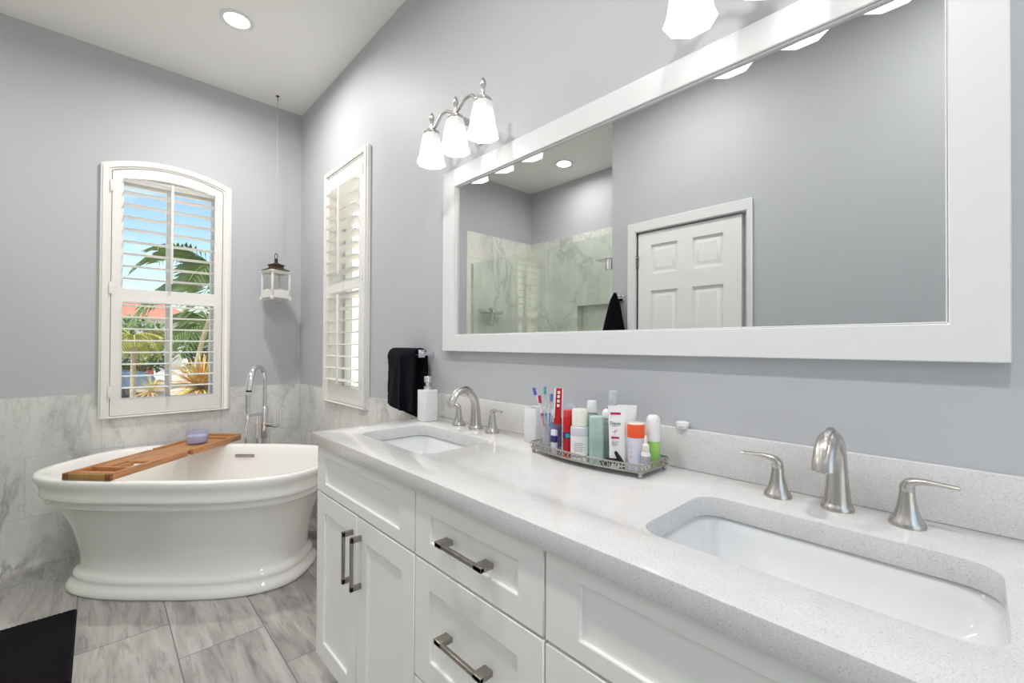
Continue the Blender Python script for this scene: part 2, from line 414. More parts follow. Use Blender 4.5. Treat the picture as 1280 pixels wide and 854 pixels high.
b = MB(); b.box(XW-.010, XW, YB+.010, YD-.02, 0, 2.405); struct(b.build('trim_5', MARS), 'marble shower tile beside the hinge')
b = MB(); b.box(.010, XW-.010, -1.74, -1.64, 0, .10, .004); struct(b.build('trim_6', MARS2), 'marble shower curb')
b = MB(); b.box(XW+.002, 1.85, YD, YD+.014, 0, .12, .003); b.box(2.69, XR, YD, YD+.014, 0, .12, .003)
struct(b.build('baseboard_front', TRIM))

# ------------------------------------------------------------------ windows with glass
def window(name, axis, u0, u1, z0, z1, sgn, off=0):
    """opening in the wall; axis 'yz' on the far wall, 'xz' on the vanity wall; sgn = outward direction"""
    def span(a, c): return (off+min(a*sgn, c*sgn), off+max(a*sgn, c*sgn))
    f = MB(); w0, w1 = span(.085, .13)
    um = (u0+u1)/2; zm = z0+(z1-z0)*.47
    f.plate([rect(u0, u1, z0, z1), rect(u0+.035, um-.014, z0+.04, zm-.02), rect(um+.014, u1-.035, z0+.04, zm-.02),
             rect(u0+.035, um-.014, zm+.02, z1-.035), rect(um+.014, u1-.035, zm+.02, z1-.035)], w0, w1, axis, .003)
    fo = f.build(name, M('window_frame_paint_'+name, srgb(226, 226, 224), .35)); struct(fo)
    lin = MB(); d0, d1 = span(-.0, .085); e0 = .004
    lin.plate([rect(u0+.0005, u1-.0005, z0+.0005, z1-.0005), rect(u0+.014, u1-.014, z0+.014, z1-.014)], d0, d1, axis)
    lin.build('reveal_lining', TRIM, fo)
    g = MB(); w0, w1 = span(.105, .109); g.plate([rect(u0+.03, u1-.03, z0+.03, z1-.03)], w0, w1, axis)
    g.build('pane', GLASSW, fo)
    return fo
window('window_1', 'yz', HY0, HY1, HZ0, HZ1, -1)
window('window_2', 'xz', GX0, GX1, GZ0, GZ1, 1)

window('fill_window', 'yz', -1.60, -.10, .08, 2.5, 1, XR)  # unseen window added behind the camera as daylight fill

# ------------------------------------------------------------------ plantation shutters
def louver_bank(axis, u0, u1, zs, wc, dep=.044, th=.0048, tilt=0.0, clip=None):
    b = MB()
    for z in zs:
        ring = []
        for k in range(16):
            a = 2*PI*k/16; w_ = dep*math.cos(a); t_ = th*math.sin(a)*(1.0 if abs(math.cos(a)) < .9 else .8)
            ring.append((w_*math.cos(tilt)-t_*math.sin(tilt), w_*math.sin(tilt)+t_*math.cos(tilt)))
        def P(u, w_, t_): return (wc+w_, u, z+t_) if axis == 'yz' else (u, wc+w_, z+t_)
        b.rings([[P(u0, *q) for q in ring], [P(u1, *q) for q in ring]])
    return b
def shutter(label, axis, u0, u1, z0, z1, rise, so0, so1, oz0, oz1, rz0, rz1, up, low, side, rod):
    """casing u0..u1 x z0..z1(+rise); opening so0..so1 x oz0..oz1; rail rz0..rz1; side=+1 room is on the + side of the wall"""
    t = thing('plantation_shutter', label, 'window shutter')
    def W(a, c): return (min(a*side, c*side), max(a*side, c*side))
    cw = .050
    b = MB()
    outer = arch(u0, u1, z0, z1, rise) if rise else rect(u0, u1, z0, z1)
    if rise:
        inner = arch(u0+cw, u1-cw, z0+.012, z1-.034, rise*.82)
    else: inner = rect(u0+cw, u1-cw, z0+.012, z1-.047)
    b.plate([outer, inner], *W(.0, .024), axis, .003)
    # stepped bead round the casing
    if rise: o2, i2 = arch(u0+.010, u1-.010, z0+.004, z1-.008, rise*.97), arch(u0+cw-.012, u1-cw+.012, z0+.008, z1-.026, rise*.86)
    else: o2, i2 = rect(u0+.010, u1-.010, z0+.004, z1-.010), rect(u0+cw-.012, u1-cw+.012, z0+.008, z1-.036)
    b.plate([o2, i2], *W(.023, .032), axis, .002)
    b.build('casing', SHUT, t)
    # the panel
    g = .0025
    b = MB()
    if rise:
        po = arch(u0+cw+g, u1-cw-g, z0+.012+g, z1-.034-g, rise*.82)
        hi = arch(so0, so1, rz1, oz1, rise*.5)
    else:
        po = rect(u0+cw+g, u1-cw-g, z0+.012+g, z1-.047-g); hi = rect(so0, so1, rz1, oz1)
    b.plate([po, hi, rect(so0, so1, oz0, rz0)], *W(-.010, .020), axis, .0015)
    b.build('panel_frame', SHUT, t)
    wc = .004*side
    louver_bank(axis, so0+.0015, so1-.0015, up, wc).build('upper_louvers', SHUT, t)
    louver_bank(axis, so0+.0015, so1-.0015, low, wc).build('lower_louvers', SHUT, t)
    for nm, za, zb in (('tilt_rod', low[0]-.02, low[-1]+.01), ('tilt_rod', up[0]-.02, up[-1]+.01)):
        b = MB(); w0, w1 = W(.049, .060)
        if axis == 'yz': b.box(w0, w1, rod-.0065, rod+.0065, za, zb, .002)
        else: b.box(rod-.0065, rod+.0065, w0, w1, za, zb, .002)
        b.build(nm, SHUT, t)
    hu = u0+cw-.003 if axis == 'yz' else u1-cw-.003
    for z in (z1-.13, (z0+z1)/2+.02, z0+.16):
        b = MB(); w0, w1 = W(.024, .0345)
        if axis == 'yz': b.box(w0, w1, hu-.004, hu+.010, z-.035, z+.035, .0015)
        else: b.box(hu-.004, hu+.010, w0, w1, z-.035, z+.035, .0015)
        b.build('hinge', SHUT, t)
    return t
shutter('white arched plantation shutter over the tub, palm and sky behind it', 'yz', -1.135, -.465, .777, 2.310, .070,
        -1.030, -.562, .892, 2.236, 1.487, 1.567, [1.632+.0755*k for k in range(9)], [.958+.0725*k for k in range(8)], 1, -.797)
shutter('white straight-topped plantation shutter beside the room corner', 'xz', .55, 1.203, .853, 2.385, 0,
        .627, 1.088, .967, 2.25, 1.570, 1.637, [1.690+.0750*k for k in range(8)], [1.006+.0752*k for k in range(8)], -1, .862)

# ------------------------------------------------------------------ panelled door seen in the mirror
dm = M('door_paint', srgb(236, 236, 236), .35, var=.008)
do = bpy.data.objects.new('door_1', None); COL.objects.link(do); do.location = (DX0, YD, 0); struct(do, 'white six panel door with white casing')
b = MB(); dw = .702; dh = 2.028; st = .108; ms = .104
cx1 = (dw-ms)/2; cx2 = (dw+ms)/2
rows = [(.23, .78), (.93, 1.615), (1.735, 1.935)]
holes = []
for a, c in rows:
    for x0, x1 in ((st, cx1), (cx2, dw-st)): holes.append(rect(x0, x1, a, c))
b.plate([rect(.006, dw, .008, dh)] + holes, -.038, -.004, 'xz', .002)
b.build('door_slab', dm, do)
for h in holes:
    x0, x1, a, c = h[0][0], h[1][0], h[0][1], h[2][1]
    q = MB(); q.box(x0-.004, x1+.004, -.030, -.016, a-.004, c+.004)
    # raised field with sloped shoulders
    def rg(i, y): return [(x0+i, y, a+i), (x1-i, y, a+i), (x1-i, y, c-i), (x0+i, y, c-i)]
    q.rings([rg(.016, -.0165), rg(.020, -.0155), rg(.040, -.0075), rg(.041, -.0075)], True, False, True)
    q.build('raised_panel', dm, do)
b = MB(); cw = .066
b.plate([[(-.068, 0), (-.002, 0), (-.002, DZ+.004), (.734, DZ+.004), (.734, 0), (.766, 0), (.766, DZ+.072), (-.068, DZ+.072)]], 0, .018, 'xz', .004)
b.box(-.012, .0, -.12, .0, 0, DZ+.012); b.box(.728, .742, -.12, 0, 0, DZ+.012); b.box(-.012, .742, -.12, 0, DZ+.002, DZ+.012); b.box(.690, .730, -.065, -.042, 0, DZ); b.box(0, .02, -.065, -.042, 0, DZ)  # jambs, plus stop boards added to close the light gap
b.build('door_casing', TRIM, do)
for z in (1.83, 1.02, .22):
    b = MB(); b.tube([(.0, .006, z-.045), (.0, .006, z+.045)], .006, 10); b.box(-.012, .014, -.003, .002, z-.04, z+.04)
    if z > 1.7: b.tube([(-.016, .012, z+.028), (.02, .012, z+.028)], .004, 8)
    b.build('hinge', PULL, do)
b = MB(); b.lathe([(.026, 0), (.026, .006), (.012, .010), (.010, .030)], seg=24, mtx=Matrix.Translation((.64, -.004, .96)) @ Matrix.Rotation(-PI/2, 4, 'X'))
b.tube([(.64, .026, .96), (.60, .030, .96), (.54, .030, .958)], .008, 10); b.build('door_lever', NICK, do)

# ------------------------------------------------------------------ vanity cabinets
YF = -.548
def shaker(x0, x1, z0, z1, st, rl, y0=YF, y1=-.530):
    b = MB()
    b.plate([rect(x0, x1, z0, z1), rect(x0+st, x1-st, z0+rl, z1-rl)], y0, y1, 'xz', .0016)
    b.box(x0+st-.004, x1-st+.004, y0+.008, y1-.001, z0+rl-.004, z1-rl+.004)
    return b
def pull(L, vert):
    b = MB(); h = L/2
    if vert:
        b.box(-.005, .005, -.034, -.025, -h, h, .0012)
        for z in (-h, h-.016): b.box(-.005, .005, -.034, 0, z, z+.016, .0012)
    else:
        b.box(-h, h, -.034, -.025, -.005, .005, .0012)
        for x in (-h, h-.026): b.box(x, x+.026, -.034, -.0, -.006, .006, .0012)
    return b
def carcass(x0, x1):
    b = MB()
    b.box(x0, x0+.018, -.530, -.010, .10, .868); b.box(x1-.018, x1, -.530, -.010, .10, .868)
    b.box(x0, x1, -.530, -.010, .10, .118); b.box(x0, x1, -.022, -.010, .10, .868)
    b.box(x0+.018, x1-.018, -.530, -.512, .10, .13); b.box(x0+.018, x1-.018, -.530, -.512, .85, .868); b.box(x0+.018, x1-.018, -.530, -.512, .69, .72)
    b.box(x0, x1, -.470, -.455, 0, .10); b.box(x0, x0+.018, -.470, -.010, 0, .10); b.box(x1-.018, x1, -.470, -.010, 0, .10)
    return b
def sink_base(x0, x1, label):
    t = thing('vanity_cabinet', label, 'cabinet', (x0, 0, 0)); W_ = x1-x0
    carcass(0, W_).build('cabinet_body', CAB, t)
    shaker(.002, W_-.002, .7035, .8655, .076, .034).build('false_drawer_front', CAB, t)
    mid = W_/2
    for k, (a, c) in enumerate(((.002, mid-.0015), (mid+.0015, W_-.002))):
        d = shaker(a, c, .112, .6975, .066, .064).build('door', CAB, t)
        hx = mid-.030 if k == 0 else mid+.030
        h = pull(.160, True).build('handle', PULL, d); h.location = (hx, YF, .570)
    return t
sink_base(1.938, 2.6165, 'white shaker sink cabinet at the tub end of the vanity')
sink_base(3.060, 3.7395, 'white shaker sink cabinet under the nearer basin')
t = thing('drawer_cabinet', 'white shaker drawer cabinet between the two sink cabinets', 'cabinet', (2.6175, 0, 0))
carcass(0, .4415).build('cabinet_body', CAB, t)
for z0, z1, rl, hz in ((.7035, .8655, .048, .783), (.404, .6975, .062, .566), (.112, .398, .062, .29)):
    d = shaker(.002, .4395, z0, z1, .067, rl).build('drawer', CAB, t)
    h = pull(.165, False).build('handle', PULL, d); h.location = (.221, YF, hz)

# ------------------------------------------------------------------ worktop, backsplash, basins
b = MB()
BL = (2.055, 2.490); BR = (3.184, 3.618); BY = (-.447, -.177)
b.plate([rect(1.925, 3.754, -.5637, -.0005), rrect(*BL, *BY, .045), rrect(*BR, *BY, .045)], .8690, .910, 'xy', .0022, seg=2)
props(b.build('countertop', QUARTZ), 'pale speckled quartz vanity worktop with two basin cutouts', 'countertop')
b = MB(); b.box(1.925, 3.754, -.020, -.0005, .9102, 1.0135, .0018)
props(b.build('backsplash', QUARTZ), 'low speckled quartz upstand along the wall behind the taps', 'backsplash')
def basin(cx, label):
    t = thing('undermount_basin', label, 'sink', (cx, -.312, .869))
    R = []; n = 6
    def rr(a, c, r, z): return [(p[0], p[1], z) for p in rrect(-a, a, -c, c, r, n)]
    R = [rr(.245, .162, .05, -.001), rr(.226, .143, .045, -.0012), rr(.222, .139, .043, -.006), rr(.216, .134, .040, -.03), rr(.204, .124, .036, -.060), rr(.120, .085, .03, -.122), rr(.085, .062, .028, -.132), rr(.05, .04, .026, -.136), rr(.028, .028, .0279, -.138)]
    b = MB(); b.rings(R, True, False, True)
    out = [rr(.245, .162, .05, -.001), rr(.245, .162, .05, -.012), rr(.232, .150, .045, -.016), rr(.215, .135, .04, -.07), rr(.130, .095, .03, -.135), rr(.04, .04, .03, -.150)]
    b.rings(out, True, False, True)
    b.build('bowl', CERAM, t, smooth=50)
    b = MB(); b.lathe([(.024, -.138), (.024, -.1365), (.018, -.1355), (.016, -.137), (.002, -.137)], seg=24); b.build('drain', CHROME, t)
basin(2.2725, 'white undermount basin at the tub end of the vanity')
basin(3.401, 'white undermount basin nearest the viewer')

# ------------------------------------------------------------------ widespread basin taps
def faucet(cx, label, y0=-.072):
    t = thing('widespread_faucet', label, 'faucet', (cx, y0, .910))
    b = MB()
    P = [(0, 0, .012), (0, 0, .045), (0, -.002, .085), (0, -.012, .118), (0, -.036, .143), (0, -.066, .150), (0, -.094, .138), (0, -.112, .112), (0, -.118, .095)]
    r = [.0235, .0195, .0172, .0165, .0165, .0168, .0172, .0178, .0180]
    fl = [1, 1, .95, .85, .72, .66, .62, .60, .60]
    b.tube(smooth_path(P, 5), lerpn(r, 5), 20, flat=lerpn(fl, 5), side=(1, 0, 0))
    b.lathe([(.0275, 0), (.0275, .006), (.0255, .009), (.0235, .013)], seg=28)
    s_ = b.build('spout', NICK, t)
    b = MB(); b.tube(smooth_path([(0, -.020, .149), (0, -.05, .1635), (0, -.082, .158), (0, -.108, .137), (0, -.124, .10)], 5), .0065, 10, flat=.6, side=(1, 0, 0)); b.build('ridge', NICK, s_)
    b = MB(); b.lathe([(.0095, -.001), (.0095, .004), (.001, .004)], seg=16, sy=.6, mtx=Matrix.Translation((0, -.118, .0945))); b.build('aerator', NICK, s_)
    for sg in (-1, 1):
        b = MB()
        b.lathe([(.0265, 0), (.0265, .004), (.0245, .009), (.020, .016), (.0155, .030), (.0125, .046), (.0112, .060), (.0110, .061)], (sg*.103, -.005, 0), 28)
        h = b.build('handle_base', NICK, t)
        b = MB()
        b.tube(smooth_path([(sg*.103, -.005, .0615), (sg*.1035, -.006, .070), (sg*.108, -.009, .078), (sg*.122, -.013, .0835), (sg*.145, -.017, .0845), (sg*.170, -.020, .084)], 4),
               lerpn([.0108, .0112, .0098, .0078, .0066, .0060], 4), 14, flat=lerpn([1, 1, .9, .7, .62, .55], 4), side=(0, 1, 0))
        b.build('lever', NICK, h)
    return t
faucet(2.272, 'brushed nickel widespread faucet behind the basin nearer the tub', -.078)
faucet(3.403, 'brushed nickel widespread faucet behind the basin nearest the viewer')

# ------------------------------------------------------------------ framed wall mirror
MX0, MX1, MZ0, MZ1 = 1.965, 3.6335, 1.203, 1.988
t = thing('framed_mirror', 'wide wall mirror in a white wooden frame above the vanity', 'mirror', (0, 0, 0))
b = MB(); fr_t = MZ1-1.912
b.plate([rect(MX0, MX1, MZ0, MZ1), rect(2.052, 3.558, 1.272, 1.912)], -.026, -.0005, 'xz', .002)
b.build('mirror_frame', TRIM, t)
b = MB(); b.plate([rect(2.0525, 3.5575, 1.2725, 1.9115), rect(2.0565, 3.5545, 1.2755, 1.9080)], -.020, -.008, 'xz', .001)
b.build('inner_bead', TRIM, t)
b = MB(); b.box(2.0535, 3.5565, -.012, -.009, 1.2735, 1.9105); b.build('mirror_glass', MIRROR, t)

# ------------------------------------------------------------------ vanity lights
def vanity_light(cx, label, z=1.984):
    t = thing('vanity_light', label, 'wall light', (cx, 0, z))
    b = MB(); b.lathe([(.055, 0), (.055, .006), (.047, .012), (.030, .017), (.012, .020), (.010, .145)], seg=32, sx=1.0, sy=1.25, mtx=Matrix.Translation((0, -.0005, .135)) @ Matrix.Rotation(PI/2, 4, 'X'))
    b.build('wall_plate', NICK, t)
    b = MB(); X = .168
    P = [(-X, -.130, .150), (-X+.03, -.130, .158), (-X*.55, -.130, .182), (-.035, -.130, .176), (0, -.130, .160), (.035, -.130, .150), (X*.5, -.130, .170), (X-.035, -.130, .172), (X, -.130, .160)]
    P = [(-X, -.130, .146), (-.135, -.130, .150), (-.10, -.130, .178), (-.06, -.130, .180), (-.025, -.130, .160), (0, -.130, .154), (.025, -.130, .160), (.06, -.130, .180), (.10, -.130, .178), (.135, -.130, .150), (X, -.130, .146)]
    b.tube(smooth_path(P, 5), .0062, 10)
    b.build('arm', NICK, t)
    for k in (-1, 0, 1):
        x = k*X
        b = MB(); b.lathe([(.008, .125), (.009, .150), (.0065, .158), (.0065, .178), (.010, .184), (.0115, .192), (.009, .203), (.004, .212), (.001, .216)], (x, -.130, 0), 16)
        b.build('finial', NICK, t)
        b = MB(); b.lathe([(.030, .122), (.0315, .126), (.0315, .134), (.026, .139), (.010, .141)], (x, -.130, 0), 24); b.build('collar', NICK, t)
        prof = [(.0285, .128), (.0335, .120), (.0400, .095), (.0455, .065), (.0495, .035), (.0535, .018), (.0595, .003), (.0600, .000)]
        R = []
        def ring(r, z, rot=0.0):
            out = []
            for i in range(48):
                a = 2*PI*i/48+PI/8; q = (a-PI/8) % (PI/4)-PI/8
                rr_ = r*(.97*math.cos(PI/8)/math.cos(q)+.05)
                out.append((x+rr_*math.cos(a), -.130+rr_*math.sin(a), z))
            return out
        R = [ring(r, z) for r, z in prof] + [ring(r-.0025, z) for r, z in prof[::-1]]
        b = MB(); b.rings(R, True, False, False); s_ = b.build('shade', SHADE, t, smooth=28)
        b = MB(); b.sphere((x, -.130, .062), .022, 20, 12, (1, 1, 1.25)); b.lathe([(.012, .085), (.013, .125)], (x, -.130, 0), 16); b.build('bulb', BULB, s_)
        ld = bpy.data.lights.new('bulb_light', 'POINT'); ld.energy = BULB_W; ld.color = (1, .98, .95); ld.shadow_soft_size = .03
        lo = bpy.data.objects.new('bulb_light', ld); COL.objects.link(lo); lo.parent = t; lo.location = (x, -.130, .012)
    return t
vanity_light(2.201, 'three-shade nickel vanity light with octagonal frosted shades at the left')
vanity_light(3.300, 'three-shade nickel vanity light cut off by the photo top edge', 1.991)

# ------------------------------------------------------------------ recessed ceiling lights
LENS = M('downlight_lens', (1, .985, .96, 1), .5, emit=3.0)
def downlight(x, y, label, e=SPOT_W, group=None):
    t = thing('recessed_light', label, 'ceiling light', (x, y, H))
    b = MB(); b.lathe([(.082, 0), (.082, -.004), (.068, -.008), (.060, -.004), (.060, -.001)], seg=40, cap0=False, cap1=False); b.build('trim_ring', TRIM, t)
    b = MB(); b.lathe([(.0605, -.0035), (.0605, -.002)], seg=40); b.build('lens', LENS, t)
    ld = bpy.data.lights.new('downlight_beam', 'AREA'); ld.shape = 'DISK'; ld.size = .13; ld.energy = e; ld.color = (1, .98, .955); ld.spread = math.radians(170)
    lo = bpy.data.objects.new('downlight_beam', ld); COL.objects.link(lo); lo.parent = t; lo.location = (0, 0, -.012)
    return t
downlight(.82, -.60, 'round recessed ceiling light over the bathtub', SPOT_W*1.25)
downlight(.845, -2.16, 'round recessed ceiling light over the shower, seen in the mirror', SPOT_W*.6)
downlight(2.35, -1.05, 'added unseen recessed ceiling light brightening the middle of the room', SPOT_W*1.0)  # out-of-view lamp added to lift cabinet fronts and tub
downlight(3.75, -1.05, 'added unseen recessed ceiling light brightening the room near the rear wall', SPOT_W*1.15)  # out-of-view lamp added as extra fill behind the camera

# ------------------------------------------------------------------ shower glass and fittings
t = thing('shower_screen', 'frameless glass shower screen reflected in the mirror', 'shower screen', (0, -1.69, 0))
b = MB(); b.box(.014, 1.066, -.005, .005, .10, 2.07); b.build('fixed_panel', GLASSS, t)
b = MB(); b.box(1.072, 1.694, -.005, .005, .11, 2.07); b.build('glass_door', GLASSS, t)
b = MB(); b.box(.010, .022, -.012, .012, .10, 2.07, .001); b.build('wall_channel', CHROME, t)
for z in (1.85, .35):
    b = MB(); b.box(1.655, 1.694, .0055, .014, z-.045, z+.045, .002); b.box(1.655, 1.694, -.014, -.0055, z-.045, z+.045, .002); b.box(1.694, 1.709, -.014, .014, z-.045, z+.045, .002)
    b.build('hinge', CHROME, t)
b = MB(); b.tube([(1.12, .05, .95), (1.12, .05, 1.15)], .009, 12)
for z in (.97, 1.13): b.tube([(1.12, .005, z), (1.12, .05, z)], .007, 10)
b.build('door_handle', CHROME, t)
t = thing('shower_valve', 'chrome shower bar valve on the marble, seen in the mirror', 'shower fitting', (.010, -1.91, 1.584))
b = MB(); b.tube([(.05, -.16, 0), (.05, .16, 0)], .020, 16); b.tube([(0, -.075, 0), (.05, -.075, 0)], .014, 12); b.tube([(0, .075, 0), (.05, .075, 0)], .014, 12); b.build('valve_bar', CHROME, t)
b = MB(); b.tube(smooth_path([(.06, 0, .03), (.085, .0, .0), (.09, .018, -.06), (.085, .022, -.12), (.09, 0, -.15), (.085, -.02, -.12), (.07, -.012, -.04)], 5), .006, 8); b.build('hose', CHROME, t)
b = MB(); b.box(.03, .07, -.022, .022, .02, .045, .004); b.build('knob', CHROME, t)
t = thing('rain_shower_head', 'flat chrome shower head reflected beside the glass hinge', 'shower head', (XW-.010, -2.1, 1.975))
b = MB(); b.tube([(0, 0, .02), (-.20, 0, .02), (-.24, 0, .005)], .010, 12); b.lathe([(.028, 0), (.026, .010)], seg=20, mtx=Matrix.Translation((0, 0, .02)) @ Matrix.Rotation(-PI/2, 4, 'Y')); b.build('shower_arm', CHROME, t)
b = MB(); b.box(-.36, -.14, -.11, .11, -.016, -.006, .003); b.box(-.27, -.22, -.022, .022, -.006, .010, .003); b.build('spray_plate', CHROME, t)

# ------------------------------------------------------------------ towels
def fold_towel(name, mat, label, x0, x1, yc, ztop, zf, zb, half, th):
    """towel folded over a bar that runs along x"""
    random.seed(3)
    nx = 44; cols = []
    prof = []   # (y, z) outer path from front bottom to back bottom
    N = 26
    for i in range(N+1): prof.append((-half, zf+(ztop-half-zf)*i/N, i/N, 'f'))
    for i in range(1, 12):
        a = PI-PI*i/12; prof.append((half*math.cos(a), ztop-half+half*math.sin(a), 1, 't'))
    for i in range(N+1): prof.append((half, ztop-half-(ztop-half-zb)*i/N, 1-i/N, 'b'))
    b = MB(); outer, inner = [], []
    for k in range(nx+1):
        u = k/nx; x = x0+(x1-x0)*u
        ro, ri = [], []
        for (y, z, s, sd) in prof:
            hang = 1-s
            wv = .012*math.sin(u*7.5+.8+hang*1.2)*(.25+.75*hang) + .006*noise.noise(Vector((x*18, z*14, 2 if sd == 'f' else 7))) + .0022*noise.noise(Vector((x*110, z*110, 4)))
            fold = -.016*math.exp(-((u-.62-.05*hang)/.07)**2)*(.3+.7*hang)
            sgn = -1 if sd == 'f' else (1 if sd == 'b' else (y/half))
            swell = .010*math.sin(PI*u)
            yo = y+(wv+fold if sd == 'f' else (wv*.3 if sd == 'b' else fold*.3*(-sgn)))+sgn*swell*.5
            flare = (x-(x0+x1)/2)*.06*hang
            xx = x+flare+(-.012*hang if sd == 'f' else 0)
            zz = z + (.008*math.sin(u*5+1) if s == 0 else 0)
            if sd == 'b': yo = min(yo, -yc-.012)
            ro.append((xx, yc+yo, zz))
            ri.append((xx, yc+yo-sgn*th if sd != 't' else yc+yo*(1-th/half), zz if sd != 't' else zz-th*math.sin(math.acos(max(-1, min(1, y/half))))))
        outer.append(ro+ri[::-1])
    b.rings(outer, True, True, True)
    return props(b.build(name, mat, smooth=70), label, 'towel')
fold_towel('hand_towel', NAVYT, 'black towel folded over the short rail at the vanity end', 1.605, 1.842, -.060, 1.216, .932, .893, .040, .014)
t = thing('towel_rail', 'small chrome towel rail holding the black towel', 'towel rail', (0, 0, 0))
b = MB(); b.tube([(1.598, -.060, 1.190), (1.856, -.060, 1.190)], .008, 12); b.build('rail', CHROME, t)
b = MB(); b.box(1.852, 1.864, -.068, -.0005, 1.181, 1.199, .002); b.box(1.849, 1.858, -.078, -.046, 1.172, 1.208, .002); b.build('bracket', CHROME, t)
b = MB(); b.box(1.588, 1.600, -.068, -.0005, 1.181, 1.199, .002); b.build('bracket', CHROME, t)
def hook_towel():
    b = MB(); R = []
    for i in range(30):
        s = i/29; z = 1.620-.50*s; a0 = .020+.078*min(1, s*1.5)**.8; b0 = .014+.024*min(1, s*1.6)
        ring = []
        for k in range(40):
            a = 2*PI*k/40; wv = 1+.22*s*math.sin(3*a+1+s)+.10*s*math.sin(7*a+2)
            if s < .08: wv *= .5+s*6
            xx = 1.765-.035*s*(1-s*.2)+a0*math.cos(a)*wv; yy = -1.648+b0*math.sin(a)*wv
            ring.append((xx, min(max(yy, YD+.008), -1.60), z+.008*math.sin(2*a)*s))
        R.append(ring)
    b.rings(R); return b
props(hook_towel().build('hanging_towel', BLACKT, smooth=80), 'black towel hanging from a wall hook, seen only in the mirror', 'towel')
t = thing('robe_hook', 'square chrome robe hook beside the door casing', 'hook', (1.800, YD, 1.580))
b = MB(); b.box(-.020, .020, .0005, .010, -.020, .020, .002); b.box(-.012, .012, .010, .048, -.006, .010, .002); b.box(-.012, .012, .042, .048, .0, .026, .002); b.build('hook_body', CHROME, t)

# ------------------------------------------------------------------ bathtub
TC = (.668, -.715); TH = .824
t = thing('bathtub', 'white freestanding pedestal bathtub set diagonally in the corner', 'bathtub', (TC[0], TC[1], 0), TH)
def sel(a, c, n, z, k=96):
    out = []
    for i in range(k):
        q = 2*PI*i/k; ca, sa = math.cos(q), math.sin(q)
        f = (abs(ca)**n+abs(sa)**n)**(-1/n)
        # mix keeps the ends round
        out.append((a*ca*f, c*sa*f, z))
    return out
outer = [(.584, .306, 2.9, .000), (.594, .314, 2.9, .004), (.597, .317, 2.9, .012), (.595, .316, 2.9, .026), (.584, .306, 2.9, .040), (.574, .297, 2.9, .052), (.571, .294, 2.9, .062), (.573, .296, 2.9, .070),
         (.571, .294, 2.9, .080), (.560, .283, 2.9, .092), (.552, .275, 2.85, .103), (.550, .273, 2.85, .110),
         (.550, .268, 2.85, .116), (.556, .270, 2.85, .18), (.568, .283, 2.9, .25), (.586, .302, 2.9, .32), (.614, .328, 2.95, .39), (.642, .352, 3.0, .436),
         (.650, .360, 3.0, .444), (.664, .373, 3.0, .450), (.668, .377, 3.0, .460), (.667, .376, 3.0, .474), (.672, .380, 3.0, .482), (.683, .391, 3.05, .488), (.686, .394, 3.05, .498), (.684, .392, 3.05, .512), (.686, .393, 3.05, .530), (.690, .396, 3.08, .545),
         (.697, .400, 3.1, .556), (.705, .404, 3.1, .570), (.707, .405, 3.1, .582), (.705, .403, 3.1, .590), (.699, .398, 3.1, .595), (.688, .387, 3.1, .596)]
inner = [(.672, .371, 3.1, .595), (.662, .361, 3.1, .590), (.656, .355, 3.1, .580), (.645, .345, 3.0, .54), (.60, .318, 2.9, .40), (.54, .285, 2.8, .27), (.49, .255, 2.7, .20), (.43, .215, 2.5, .165), (.33, .15, 2.3, .152), (.16, .08, 2.2, .148), (.05, .03, 2, .147)]
b = MB(); b.rings([sel(*p[:3], p[3]) for p in outer+inner], True, True, True); tub = b.build('tub_shell', PORC, t, smooth=62)
b = MB(); b.box(-.058+.03, .062+.03, .337, .3415, .522, .540, .003); b.box(-.050+.03, .054+.03, .335, .338, .5265, .5355)
b.build('overflow_slot', NICK, t)
b = MB(); b.lathe([(.034, 0), (.034, .003), (.028, .005), (.002, .006)], (.0, 0, .1475), 24); b.build('drain', CHROME, t)

# bath caddy across the tub
ca = math.atan2(.62, -.65)
t = thing('bath_caddy', 'extendable bamboo bath tray lying across the white tub', 'bath tray', (.462, -.842, .5965), math.atan2(.682, -.648))
LH, WH = .440, .118      # half length, half width (local x along the tray)
b = MB()   # near half: open frame with slats
z0, z1 = .001, .033
def frame(b, x0, x1, w, zb, zt, rail=.020):
    b.box(x0, x1, -w, -w+rail, zb, zt, .003); b.box(x0, x1, w-rail, w, zb, zt, .003)
frame(b, -LH, .0, WH, z0, z1)
b.box(-LH+.02, -LH+.050, -WH+.018, WH-.018, z0, z1-.006, .002)
b.box(-.33, -.315, -WH+.018, WH-.018, z0+.004, z1-.004, .002)
b.box(-.22, .02, -WH+.018, WH-.018, z0+.016, z1-.003, .002)
b.box(-.315, -.22, -.010, .004, z0+.006, z1-.004, .002)
b.box(-.315, -.22, .030, WH-.018, z0+.014, z1-.003, .002)
b.box(-.43, -.315, -WH+.018, WH-.018, z0+.002, z0+.007)
b.build('near_frame', BAMBOO, t)
b = MB(); b.box(-LH-.013, -LH+.002, -WH+.028, WH-.028, z0, z1-.002, .004, mtx=None); b.build('end_grip', BAMBOOL, t)
for y0, y1 in ((-WH, -WH+.029), (WH-.029, WH)):
    b = MB(); b.box(-LH-.014, -LH+.0, y0, y1, z0, z1-.001, .003); b.build('corner_joint', BAMBOOD, t)
b = MB(); w2 = WH-.022
frame(b, .030, LH, w2+.025, z0+.001, z1+.002, .020); b.box(-.06, .034, -w2-.004, -w2+.010, z0+.004, z1-.004, .001); b.box(-.06, .034, w2-.010, w2+.004, z0+.004, z1-.004, .001)
b.box(.02, LH-.01, -w2+.0, w2-.0, z0+.012, z1-.006, .002)
b.box(LH-.018, LH, -w2-.024, w2+.024, z0+.003, z1+.008, .003)
b.box(LH-.10, LH-.088, -w2, w2, z1-.006, z1+.003, .002)
b.build('far_frame', BAMBOO, t)
